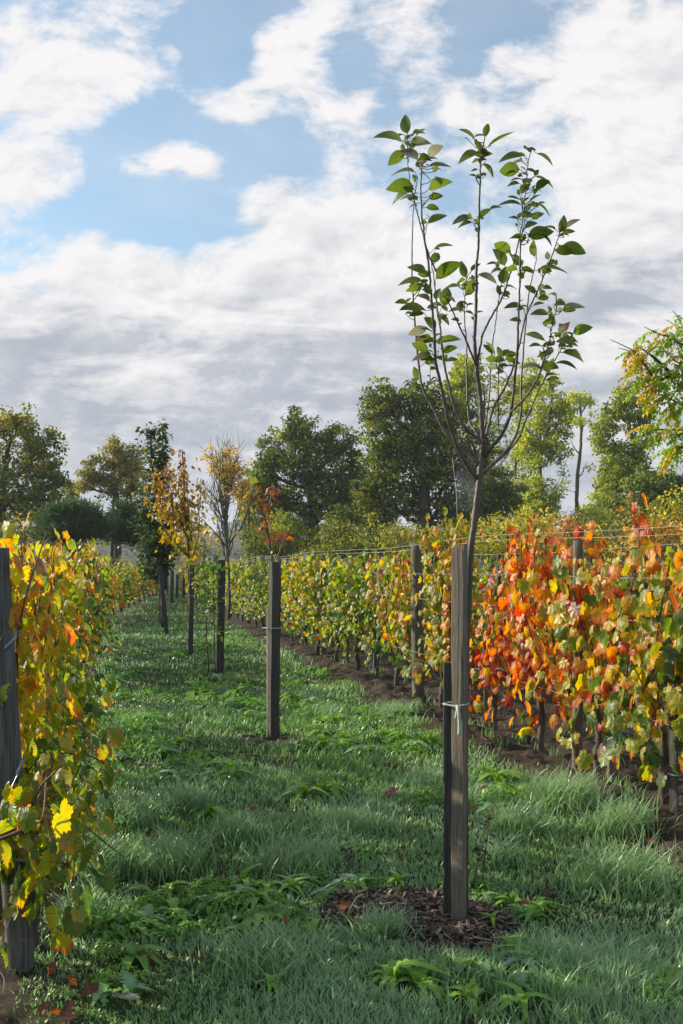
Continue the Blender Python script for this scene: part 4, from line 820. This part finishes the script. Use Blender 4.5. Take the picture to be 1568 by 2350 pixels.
big_tree('umbrella_pine', 'umbrella pine with bare forked trunk beside the columnar pear', 52, [(255, 1290), (257, 1265), (258, 1240)], [(285, 1195, 44, 36), (320, 1215, 28, 30), (255, 1205, 28, 26), (285, 1225, 50, 20), (290, 1172, 30, 18)], PINE, leaf=.30, seed=4, r0=.2, tpl=NEEDLE, needles=True, per=1.5, clump=.42, group='umbrella pines')
big_tree('ash_tree', 'nearly bare tree with yellow leaves left only at its top', 66, [(522, 1285), (521, 1230), (518, 1150), (512, 1080), (512, 1030)], [(512, 1045, 42, 26), (490, 1080, 26, 30), (540, 1085, 32, 36), (480, 1130, 26, 26), (555, 1130, 30, 30), (520, 1110, 30, 40)], [(.22, .17, .04), (.32, .22, .035), (.38, .24, .035)], leaf=.15, seed=5, r0=.17, per=.75, gap=.36, mat_b=M_POPBARK, bare=True)
big_tree('maple_tree', 'small golden yellow tree left of the pointed oak', 70, [(572, 1280), (572, 1200), (573, 1120)], [(572, 1085, 20, 38), (590, 1110, 22, 40), (560, 1130, 18, 35), (582, 1165, 26, 35)], [(.12, .12, .03), (.20, .17, .03), (.28, .21, .04)], leaf=.18, seed=6, r0=.14, gap=.36)
big_tree('oak_tree', 'dark green oak with a pointed top in the middle of the treeline', 70, [(722, 1285), (722, 1220), (715, 1130), (700, 1050), (690, 1000)], [(684, 960, 26, 36), (640, 1030, 52, 45), (720, 1010, 52, 48), (775, 1030, 44, 50), (690, 1090, 75, 55), (780, 1110, 52, 58), (615, 1075, 34, 40), (740, 1160, 70, 42), (650, 1150, 40, 42), (820, 1060, 20, 30), (615, 1120, 24, 40), (740, 1070, 70, 50), (790, 1170, 44, 40), (690, 1010, 34, 40), (640, 1190, 34, 34), (690, 1195, 40, 30)], OAK, seed=7, r0=.6, gap=.12)
big_tree('oak_tree', 'largest dark oak, thick trunk, directly behind the apple stake', 64, [(972, 1285), (972, 1230), (975, 1140), (965, 1060), (960, 1000)], [(880, 920, 44, 52), (940, 930, 55, 48), (890, 990, 62, 55), (980, 1000, 62, 60), (1040, 970, 52, 60), (870, 1070, 45, 55), (940, 1090, 75, 60), (1030, 1090, 70, 65), (900, 1150, 70, 45), (1010, 1165, 75, 42), (1090, 1040, 40, 60), (1100, 1130, 60, 55), (845, 1130, 30, 48), (1160, 1150, 40, 48), (860, 960, 26, 40), (1000, 930, 40, 50), (860, 1190, 40, 40), (1080, 1190, 60, 36), (920, 1040, 60, 50), (1010, 1050, 60, 55)], OAK, seed=8, r0=.75, gap=.10)
big_tree('poplar_tree', 'pale green poplar rising behind the right side of the big oak', 82, [(1120, 1290), (1125, 1150), (1115, 1000), (1110, 880)], [(1045, 865, 36, 48), (1075, 850, 34, 42), (1060, 920, 50, 50), (1215, 870, 30, 45), (1085, 900, 40, 60), (1120, 880, 40, 48), (1150, 940, 45, 75), (1175, 1010, 38, 80), (1120, 985, 45, 60), (1180, 900, 30, 42)], POP, leaf=.22, seed=9, r0=.28, gap=.30, mat_b=M_POPBARK, group='poplars behind the vines')
big_tree('poplar_tree', 'tall poplar with two dark stems behind the apple branches', 76, [(1244, 1290), (1246, 1180), (1240, 1060), (1262, 960), (1268, 880)], [(1272, 880, 30, 40), (1255, 930, 42, 52), (1295, 950, 26, 55), (1240, 990, 40, 50), (1280, 1030, 30, 45), (1235, 1080, 30, 55), (1270, 1120, 34, 50), (1245, 1165, 45, 40), (1210, 1040, 24, 50)], POP, leaf=.21, seed=10, r0=.30, gap=.31, mat_b=M_POPBARK, group='poplars behind the vines')
big_tree('poplar_tree', 'thin second poplar stem just left of the tall poplar', 78, [(1186, 1290), (1184, 1180), (1183, 1080), (1190, 980), (1195, 920)], [(1195, 930, 20, 40), (1188, 1000, 24, 45), (1180, 1085, 22, 45), (1190, 1160, 30, 40)], POP, leaf=.2, seed=11, r0=.22, gap=.36, mat_b=M_POPBARK, group='poplars behind the vines')
big_tree('poplar_tree', 'slender airy poplar with its long bare stem against the sky', 74, [(1323, 1290), (1324, 1200), (1325, 1100), (1334, 1010), (1330, 920), (1322, 905)], [(1325, 915, 24, 18), (1348, 925, 18, 22), (1340, 970, 26, 26), (1310, 1010, 18, 30), (1345, 1060, 22, 40), (1320, 1120, 26, 45), (1338, 1170, 26, 40)], [(.16, .19, .04), (.24, .26, .06), (.34, .30, .08)], leaf=.19, seed=12, r0=.26, gap=.42, mat_b=M_POPBARK, per=.8, group='poplars behind the vines')
big_tree('poplar_tree', 'broad poplar with twisted limbs at the right of the treeline', 70, [(1420, 1290), (1420, 1210), (1423, 1130), (1432, 1080), (1460, 1050), (1440, 960)], [(1440, 905, 22, 32), (1430, 950, 45, 40), (1465, 960, 36, 45), (1400, 1000, 40, 45), (1470, 1020, 30, 45), (1425, 1050, 50, 45), (1410, 1110, 42, 45), (1450, 1110, 42, 45), (1430, 1170, 55, 40)], [(.06, .085, .025), (.10, .13, .03), (.15, .17, .04), (.22, .22, .05)], leaf=.22, seed=13, r0=.4, gap=.27, mat_b=M_POPBARK, group='poplars behind the vines')
big_tree('oak_tree', 'dense green tree at the foot of the broad poplar', 66, [(1490, 1290), (1490, 1200), (1488, 1140)], [(1480, 1120, 45, 50), (1510, 1150, 40, 50), (1465, 1180, 60, 40), (1390, 1190, 40, 45)], [(.05, .075, .02), (.08, .11, .025), (.13, .15, .03)], leaf=.22, seed=14, r0=.3, gap=.2)
big_tree('oak_tree', 'dark distant tree low at the right edge', 95, [(1545, 1290), (1545, 1200), (1542, 1130)], [(1535, 1105, 35, 32), (1560, 1120, 35, 34), (1540, 1150, 60, 40)], [(.025, .04, .02), (.035, .055, .025), (.05, .07, .03)], seed=15, r0=.4, gap=.15, leaf=.28)
for i, (x, yt, rx, Y, lab) in enumerate(((828, 1075, 34, 84, 'oak filling the gap between the pointed oak and the largest oak'), (1130, 1040, 40, 86, 'dark tree filling the space right of the largest oak'), (600, 1110, 30, 88, 'far tree low between the bare ash and the pointed oak'), (165, 1120, 28, 80, 'far low tree between the left oak and the brownish oak'), (1395, 1090, 36, 88, 'far tree behind the slender poplar'), (1215, 1110, 34, 88, 'far tree filling in behind the two poplars'))):
    big_tree('oak_tree', lab, Y, [(x, 1290), (x, 1200), (x + 4, yt + 40)], [(x, yt + 20, rx * .8, 44), (x - rx * .6, yt + 75, rx, 48), (x + rx * .7, yt + 80, rx, 46), (x, yt + 125, rx * 1.4, 44)], OAK if i != 4 else POP, seed=200 + i, r0=.35, gap=.15, group='oaks of the treeline')
# undergrowth between the vines and the trees
for i, (x, y, rx, ry, Y, pal, lab) in enumerate(((1230, 1205, 60, 42, 46, BUSH, 'yellow bush under the tall poplars'), (1165, 1225, 55, 32, 42, BUSH, 'golden bush between the apple trunk and the red vine'), (1120, 1225, 35, 30, 44, BUSH, 'small golden bush behind the apple trunk'), (1295, 1225, 50, 32, 40, RUST, 'rust-coloured thicket under the slender poplar'),
        (1535, 1180, 55, 60, 38, BUSH, 'tall olive shrub at the right edge behind the vines'), (1430, 1200, 50, 50, 42, [(.06, .075, .025), (.12, .11, .03), (.20, .15, .05)], 'brownish shrub behind the red vine shoots'), (1350, 1195, 40, 45, 60, POP, 'grey-green shrub at the foot of the slender poplar'), (870, 1225, 70, 38, 52, [(.05, .07, .02), (.12, .13, .02), (.20, .19, .03)], 'sunlit bush at the left foot of the largest oak'), (770, 1235, 60, 36, 54, [(.05, .07, .02), (.11, .12, .02), (.18, .17, .03)], 'low bush under the pointed oak'),
        (640, 1215, 55, 50, 58, [(.07, .09, .02), (.15, .17, .03), (.22, .22, .03)], 'bright bush at the left foot of the pointed oak'), (1050, 1225, 60, 36, 50, [(.04, .06, .02), (.10, .11, .02), (.18, .16, .03)], 'dark bush right of the largest oak trunk'), (1500, 1215, 50, 36, 30, RUST, 'orange-leaved bush at the right behind the vines'), (930, 1238, 60, 30, 48, [(.06, .07, .02), (.13, .13, .03), (.2, .18, .03)], 'scrubby bush in front of the thick oak trunk'),
        (60, 1215, 80, 40, 50, OAKY, 'bushy undergrowth left of the pines'), (385, 1255, 60, 30, 60, BUSH, 'yellow bush far down the alley'))):
    big_tree('bush', lab, Y, [(x, 1296), (x, y + ry * .5), (x, y)], [(x, y, rx * .8, ry), (x - rx * .6, y + ry * .35, rx * .55, ry * .7), (x + rx * .6, y + ry * .3, rx * .55, ry * .75)], pal, leaf=.13, r0=.06, seed=40 + i, gap=.24, cat='bush', group='bushes behind the vines', small=True, clump=.5)
r = rng_(555)
DKB = [(.020, .032, .010), (.032, .050, .013), (.06, .075, .016), (.15, .15, .025)]; GLD = [(.08, .095, .02), (.15, .15, .03), (.24, .20, .03), (.30, .22, .04)]
for i in range(34):
    x = 575 + i * 30 + r.normal(0, 8); gold = x > 1105; top = (1200 + (60 if abs(x - 972) < 40 or abs(x - 722) < 30 else 0) if x < 1110 else 1172) + r.normal(0, 18); rx = r.uniform(30, 48); ry = (1285 - top) / 2; y = top + ry
    big_tree('bush', ('golden-leaved thicket bush in the belt at the foot of the poplars' if gold else 'dark green bush in the belt at the foot of the oaks'), r.uniform(55, 62), [(x, 1292), (x, y + ry * .5), (x, y)], [(x, y - ry * .3, rx * .7, ry * .7), (x - rx * .5, y + ry * .3, rx * .6, ry * .7), (x + rx * .5, y + ry * .35, rx * .6, ry * .65)], (GLD if r.random() < .75 else BUSH) if gold else (DKB if r.random() < .85 else OAK[1:]), leaf=.16, r0=.06, seed=600 + i, gap=.16, cat='bush', group='bush belt under the trees', small=True, clump=.55)
# far low wooded hill
def far_hill():
    xs = np.linspace(-420, 420, 160); ys = np.array([300, 340, 380, 430, 520.]); X, Yg = np.meshgrid(xs, ys)
    pr = np.array([0, .75, 1, .9, .0])[:, None]; Z = pr * (11 + 8 * fbm(X * .012, Yg * .01, 7, 3)) - .5
    i = np.arange(4)[:, None] * 160 + np.arange(159)[None]; F = np.r_[np.stack([i, i + 1, i + 161], -1).reshape(-1, 3), np.stack([i, i + 161, i + 160], -1).reshape(-1, 3)]
    mb = MB(); mb.add(np.stack([X, Yg, Z], -1), F)
    m, t, out = newmat('hill_ground'); b = t.node('ShaderNodeBsdfPrincipled'); t.put(b.inputs['Base Color'], t.mix(t.ss(t.noise(t.node('ShaderNodeTexCoord').outputs['Object'], .05, 6, .7), .4, .6), (.05, .06, .03), (.12, .11, .06))); b.inputs['Roughness'].default_value = .9; t.l.new(b.outputs[0], out.inputs[0])
    tag(mb.build('hill', m, None, True), kind='structure')
    r = rng_(19); n = 900; x = r.uniform(-230, 230, n); y = r.uniform(285, 400, n); z = np.interp(y, [300, 340, 380], [0, .75, 1]) * (11 + 8 * fbm(x * .012, y * .01, 7, 3)); c = np.stack([x, y, z + r.uniform(-1, 3, n)], -1); m_ = 26
    p = np.repeat(c, m_, 0) + unit(r.normal(size=(n * m_, 3))) * r.uniform(.5, 1, (n * m_, 1)) * [4.2, 4.2, 3.2]; A = np.array([(.06, .08, .045), (.10, .11, .06), (.16, .14, .07)]); k = np.repeat(r.random(n), m_) * 1.99; i0 = k.astype(int).clip(0, 1); f = (k - i0)[:, None]
    lb = MB(); scatter(lb, CARD, p, unit(r.normal(size=p.shape)), unit(r.normal(size=p.shape) + [0, 0, .6]), r.uniform(.8, 1.6, len(p)), A[i0] * (1 - f) + A[i0 + 1] * f)
    tag(lb.build('far_wood', M_TREE), 'hazy wooded hill far beyond the end of the alley', 'woods', kind='stuff')
far_hill()

# ------------------------------------------------------------------ locust tree reaching in from the right
def Z5(zx, zy): return (1274 + zx * .2432, 702.4 + zy * .2432)
def locust():
    r = rng_(77); Y = 8.0; b = P(1790, 1500, Y); b[2] = gz(b[0], b[1]); root = thing('locust_tree', 'locust tree with hanging yellow and green feathery leaves at the right edge', 'tree', b); mb = MB(); lb = MB(); rs = MB()
    tube(mb, smooth_line([b, P(1780, 1250, Y), P(1770, 1000, Y), P(1745, 800, Y), P(1735, 640, Y)], 6) - b, np.linspace(.07, .02, 25), 8)
    st = [[(1745, 800), Z5(1500, 420), Z5(1209, 365), Z5(1100, 290), Z5(1000, 270), Z5(840, 195)], [(1750, 830), Z5(1450, 330), Z5(1209, 215), Z5(1150, 190), Z5(1050, 128)], [(1765, 950), Z5(1500, 800), Z5(1150, 650), Z5(980, 700), Z5(880, 600), Z5(790, 470), Z5(720, 410), Z5(520, 315)], [Z5(1100, 640), Z5(950, 500), Z5(830, 410), Z5(765, 378)], [Z5(800, 480), Z5(720, 430), Z5(600, 395)],
          [(1770, 1000), Z5(1500, 980), Z5(1209, 930), Z5(1080, 870), Z5(1000, 830)], [Z5(1209, 930), Z5(1150, 1000), Z5(1060, 1010)], [(1772, 1050), Z5(1500, 1180), Z5(1209, 1170), Z5(1000, 1165), Z5(940, 1165)], [(1775, 1080), Z5(1500, 1350), Z5(1250, 1330), Z5(1130, 1340)], [(1740, 740), Z5(1500, 100), Z5(1209, 120), Z5(1110, 45)], [(1770, 900), (1850, 780), (1960, 720), (2060, 740)], [(1768, 1000), (1880, 900), (2020, 900), (2100, 960)], [(1750, 820), (1800, 680), (1880, 600)], [(1740, 740), (1700, 600), (1640, 540)], [(1760, 900), Z5(1450, 620), Z5(1209, 560), Z5(1080, 470)]]
    for i, pts in enumerate(st):
        q = smooth_line([P(*p, Y + .25 * math.sin(i * 2.1) * k / len(pts)) for k, p in enumerate(pts)], 6); tube(mb, q - b, np.linspace(.016 if i not in (1, 4, 9) else .008, .0025, len(q)), 5)
        L = np.linalg.norm(np.diff(q, axis=0), axis=1).sum(); n = int(L * (30 if i not in (1, 9) else 9))
        for j in range(n):
            t = r.uniform(.12, .97 if i in (5, 6, 7, 8, 10) else .80) * (len(q) - 1); k = int(t); s = q[k] + (q[k + 1] - q[k]) * (t - k) + r.normal(0, .03, 3); px = CX + s[0] / s[1] * FPX
            ln = r.uniform(.12, .22); d = unit(np.array([r.normal(-.35, .6), r.normal(0, .6), r.uniform(-1.1, .1)])); e = s + d * ln; e[2] -= ln * .25; mid = (s + e) / 2 + [0, 0, ln * .10]; ra = smooth_line([s, mid, e], 8); tube(rs, ra - b, .0011, 3, a=(.2, .18, .05), cap=False)
            m = 9; kk = np.linspace(2, len(ra) - 1, m).astype(int); p = np.repeat(ra[kk], 2, 0); ax = np.repeat(unit(np.gradient(ra, axis=0))[kk], 2, 0); sd = unit(np.cross(ax, [0, 0, 1.]) + r.normal(0, .15, ax.shape)) * np.tile([1, -1], m)[:, None]
            pxx = CX + e[0] / e[1] * FPX; yel = r.random() < (.55 if pxx < 1500 and e[2] > 2.6 else .22); c = np.array([.60, .44, .05]) if yel else np.array([.30, .46, .05]); c = c * r.uniform(.75, 1.2)
            scatter(lb, OV_LO, p - b, unit(sd + ax * .45 + [0, 0, -.35]), unit(r.normal(0, .3, p.shape) + [0, 0, 1]), np.full(2 * m, ln * .26) * r.uniform(.8, 1.15, 2 * m), c * r.uniform(.85, 1.15, (2 * m, 1)), wide=np.full(2 * m, .85))
    lb.join(rs); mb.build('trunk', M_BARK, root, True); lb.build('crown', M_WEED, root)
locust()

# ------------------------------------------------------------------ weeds and fallen leaves
def rosette(name, label, seed, n, ln, wide, up, group, ca, cb, cat='weed', tooth=.28):
    r = rng_(seed); root = thing(name, label, cat, group=group); lb = MB(); V, F, uv = oval_leaf(14, .16, .22, .55)
    a = np.arange(n) / n * 2 * np.pi * 1.618 + r.normal(0, .3, n); el = r.uniform(.25, 1.1, n) * up
    d = np.stack([np.cos(a) * np.cos(el), np.sin(a) * np.cos(el), np.sin(el)], -1); nr = np.stack([-np.cos(a) * np.sin(el), -np.sin(a) * np.sin(el), np.cos(el)], -1)
    V = V.copy(); k = np.arange(len(V)) // 3; V[:, 0] *= 1 + tooth * np.where(k % 2, 1, -1) * (k > 1) * (k < 12); V[:, 2] += .02 * np.where(k % 2, 1, -1) * np.abs(V[:, 0]) * 6
    c = np.array(ca) * (q := r.random((n, 1))) + np.array(cb) * (1 - q)
    scatter(lb, (V, F, uv), d * .008, d, nr, ln * r.uniform(.55, 1.15, n), c, None, r.normal(-.1, .12, n), wide * r.uniform(.8, 1.2, n))
    lb.build('leaves', M_WEED, root, True); return root
LG, MG, DG, BG = (.26, .46, .055), (.17, .36, .055), (.10, .24, .05), (.28, .44, .26)
kind_w = {}
for nm, args in {'dandelion': (12, .17, .85, .9, LG, MG), 'dock': (8, .19, .95, 1.2, LG, MG), 'flat': (11, .14, 1.0, .75, MG, DG), 'grey': (9, .16, .95, .85, BG, MG), 'dark': (18, .12, 1.3, .8, DG, MG)}.items():
    for k in range(2): kind_w[nm, k] = rosette({'dandelion': 'dandelion', 'dock': 'dock_plant', 'flat': 'plantain', 'grey': 'chicory_plant', 'dark': 'sow_thistle'}[nm], 'x', 700 + len(kind_w), args[0], args[1], args[2], args[3], 'x', args[4], args[5], tooth={'dandelion': .34, 'dock': .06, 'flat': .03, 'grey': .4, 'dark': .7}[nm])
def herb_mat(name, seed, n, rad, hgt, leaf, ca, cb, tpl):
    r = rng_(seed); root = thing(name, 'x', 'weed', group='x'); lb = MB(); a = r.uniform(0, 6.28, n); q = np.sqrt(r.random(n)); p = np.stack([np.cos(a) * q * rad, np.sin(a) * q * rad, hgt * (1 - q ** 2 * .8) * r.uniform(.5, 1.1, n)], -1)
    for t_ in p[::2]: tube(lb, [[t_[0] * .6, t_[1] * .6, -.01], t_], .0011, 3, a=ca, cap=False)
    k = r.random((n, 1)); d = np.stack([np.cos(a) + r.normal(0, .5, n), np.sin(a) + r.normal(0, .5, n), r.normal(-.15, .25, n)], -1)
    scatter(lb, tpl, p, d, unit(np.stack([r.normal(0, .35, n), r.normal(0, .35, n), np.ones(n)], -1)), leaf * r.uniform(.5, 1.25, n), np.array(ca) * k + np.array(cb) * (1 - k), None, r.normal(-.1, .2, n), r.uniform(.9, 1.5, n)); lb.build('leaves', M_WEED, root); return root
for k in range(2):
    kind_w['nettle', k] = herb_mat('nettle_patch', 740 + k, 90, .13, .11, .045, MG, DG, OV); kind_w['clover', k] = herb_mat('clover_patch', 750 + k, 130, .15, .06, .024, LG, MG, OV_LO)
usedw = set()
def weed(nm, k, px, py, label, group, sc=1.0):
    Y = FPX * EYE / (py - HY); x = (px - CX) / FPX * Y; loc = (x, Y, gz(x, Y)); w = kind_w[nm, k]; rz = (px * 7.3 + py) % 6.28
    if (nm, k) not in usedw: usedw.add((nm, k)); w.location = loc; w.rotation_euler = (0, 0, rz); w['label'] = label; w['group'] = group; w.scale = (sc,) * 3
    else: dup(w, loc, rz, label, group, (sc,) * 3)
for nm, k, px, py, lab, sc in named: weed(nm, k, px, py, lab, 'broad-leaved weeds in the alley', sc * (.68 if py > 2000 else 1.0))
r = rng_(91)
for i in range(1900):
    py = 1370 + 930 * r.random() ** 1.35; Y = FPX * EYE / (py - HY); x = r.uniform(float(LEFT_X(Y)) + .3, float(RIGHT_X(Y)) - .15); px = CX + x / Y * FPX
    if px < 0 or px > 1560 or  soil_mask(np.array([x]), np.array([Y]))[0] > .3 or fbm(x * .9, Y * .9, 61, 2) < .36 or (Y > 12 and r.random() < .4): continue
    nm = ['dandelion', 'dock', 'flat', 'grey', 'dark', 'nettle', 'clover'][r.choice(7, p=[.20, .05, .10, .15, .08, .17, .25])]
    weed(nm, int(r.integers(2)), px, py, 'small %s in the grass of the %s alley' % ({'dandelion': 'toothed-leaved weed', 'dock': 'long-leaved dock', 'flat': 'flat plantain', 'grey': 'grey-green weed', 'dark': 'jagged dark-leaved weed', 'nettle': 'leafy nettle patch', 'clover': 'low clover patch'}[nm], 'near' if Y < 6 else 'middle' if Y < 12 else 'far'), 'scattered small weeds in the alley', r.uniform(.55, 1.15) * (.75 if py > 1950 else 1))
def stalk_weed(px, py, h, lab, seed):
    r = rng_(seed); Y = FPX * EYE / (py - HY); x = (px - CX) / FPX * Y; root = thing('tall_weed', lab, 'weed', (x, Y, gz(x, Y))); mb = MB(); q = smooth_line([[0, 0, 0], [.012, 0, h * .4], [.03, .01, h * .75], [.035, 0, h]], 6); tube(mb, q, np.linspace(.004, .0015, len(q)), 5, a=(.2, .07, .04)); n = 34; k = r.integers(3, len(q), n); a = r.uniform(0, 6.28, n)
    d = np.stack([np.cos(a), np.sin(a), r.uniform(-.2, .5, n)], -1); lb = MB(); scatter(lb, OV, q[k], d, np.tile([0, 0, 1.], (n, 1)) + d * .2, r.uniform(.02, .05, n), np.array([.09, .14, .06]) * r.uniform(.6, 1.3, (n, 1))); mb.build('stem', M_WEED, root, True); lb.build('leaves', M_WEED, root)
stalk_weed(1106, 2030, .34, 'slim tall weed right of the oak stake with a reddish stem', 12); stalk_weed(1085, 2040, .22, 'shorter tall weed against the oak stake', 13)
def fallen(px, py, size, c, lab, seed, lift=.02):
    r = rng_(seed); Y = FPX * EYE / (py - HY); x = (px - CX) / FPX * Y; lb = MB(); a = r.uniform(0, 6.28); scatter(lb, GL_HI, np.array([[0, 0, 0.]]), np.array([[math.cos(a), math.sin(a), .15]]), np.array([[r.normal(0, .3), -.45, 1.]]), np.array([size]), np.array([c]), np.array([tuple(q * .6 for q in c)]), curl=np.array([.5]))
    o = lb.build('fallen_leaf', M_VINE); o.location = (x, Y, gz(x, Y) + lift + .02); tag(o, lab, 'leaf', 'fallen vine leaves')
for i, (px, py, s, c, lab) in enumerate(((897, 1825, .075, (.32, .04, .04), 'crimson fallen leaf in the grass in the middle of the alley'), (590, 1828, .05, (.25, .05, .03), 'red fallen leaf left of the middle dock rosette'), (580, 1872, .045, (.26, .05, .03), 'small red fallen leaf in the dim grass'), (793, 1975, .065, (.07, .025, .015), 'dark brown curled leaf at the back of the mulch'), (793, 2115, .045, (.30, .11, .05), 'orange-brown leaf lying at the left rim of the mulch'),
        (675, 1955, .04, (.20, .06, .03), 'brown leaf sunk in the grass'), (1130, 1870, .04, (.22, .08, .05), 'pinkish leaf beside the tall weed'), (1495, 1945, .035, (.42, .10, .03), 'orange leaf on the tilled soil at the right'), (295, 2325, .06, (.32, .34, .28), 'pale silvery leaf in the bottom left grass'), (205, 2310, .05, (.16, .07, .05), 'dull brown leaf on the bare soil at the bottom left'), (1390, 1985, .03, (.35, .09, .03), 'small orange leaf at the edge of the tilled soil'))):
    fallen(px, py, s, c, lab, 400 + i)

r = rng_(808); lv = [fallen_src for fallen_src in bpy.data.objects if fallen_src.name.startswith('fallen_leaf')]
for i in range(110):
    Y = 2.9 + 9 * r.random() ** 1.4; side = r.random(); x = float(LEFT_X(Y)) + abs(r.normal(0, .35)) if side < .45 else float(RIGHT_X(Y)) + r.normal(.1, .5) if side < .8 else r.uniform(float(LEFT_X(Y)), float(RIGHT_X(Y)))
    if abs(x / Y * FPX) > 784: continue
    o = lv[[3, 4, 5, 6, 9, 3, 5][int(r.integers(7))]].copy(); COL.objects.link(o); o.location = (x, Y, gz(x, Y) + r.uniform(.02, .05)); o.rotation_euler = (r.normal(0, .4), r.normal(0, .4), r.uniform(0, 6.28)); k = r.uniform(.6, 1.0); o.scale = (k, k, k)
    o['label'] = 'small fallen vine leaf lying in the litter under the %s' % ('left row' if side < .45 else 'right row') if side < .8 else 'small fallen vine leaf lying in the alley grass'
# ------------------------------------------------------------------ the air
def make_haze():
    x, y0, y1, z0, z1 = 700, -60, 620, -1.6, 27
    V = [(-x, y0, z0), (x, y0, z0), (x, y1, z0), (-x, y1, z0), (-x, y0, z1), (x, y0, z1), (x, y1, z1), (-x, y1, z1)]
    F = [[0, 2, 1], [0, 3, 2], [4, 5, 6], [4, 6, 7], [0, 1, 5], [0, 5, 4], [1, 2, 6], [1, 6, 5], [2, 3, 7], [2, 7, 6], [3, 0, 4], [3, 4, 7]]
    m, t, out = newmat('haze_air'); v = t.node('ShaderNodeVolumePrincipled'); v.inputs['Color'].default_value = (.86, .91, 1, 1); v.inputs['Density'].default_value = .00035; v.inputs['Anisotropy'].default_value = .2
    t.l.new(v.outputs[0], out.inputs['Volume']); mb = MB(); mb.add(V, F); o = mb.build('haze', m); tag(o, 'thin morning haze in the air', 'haze', kind='stuff')
make_haze()
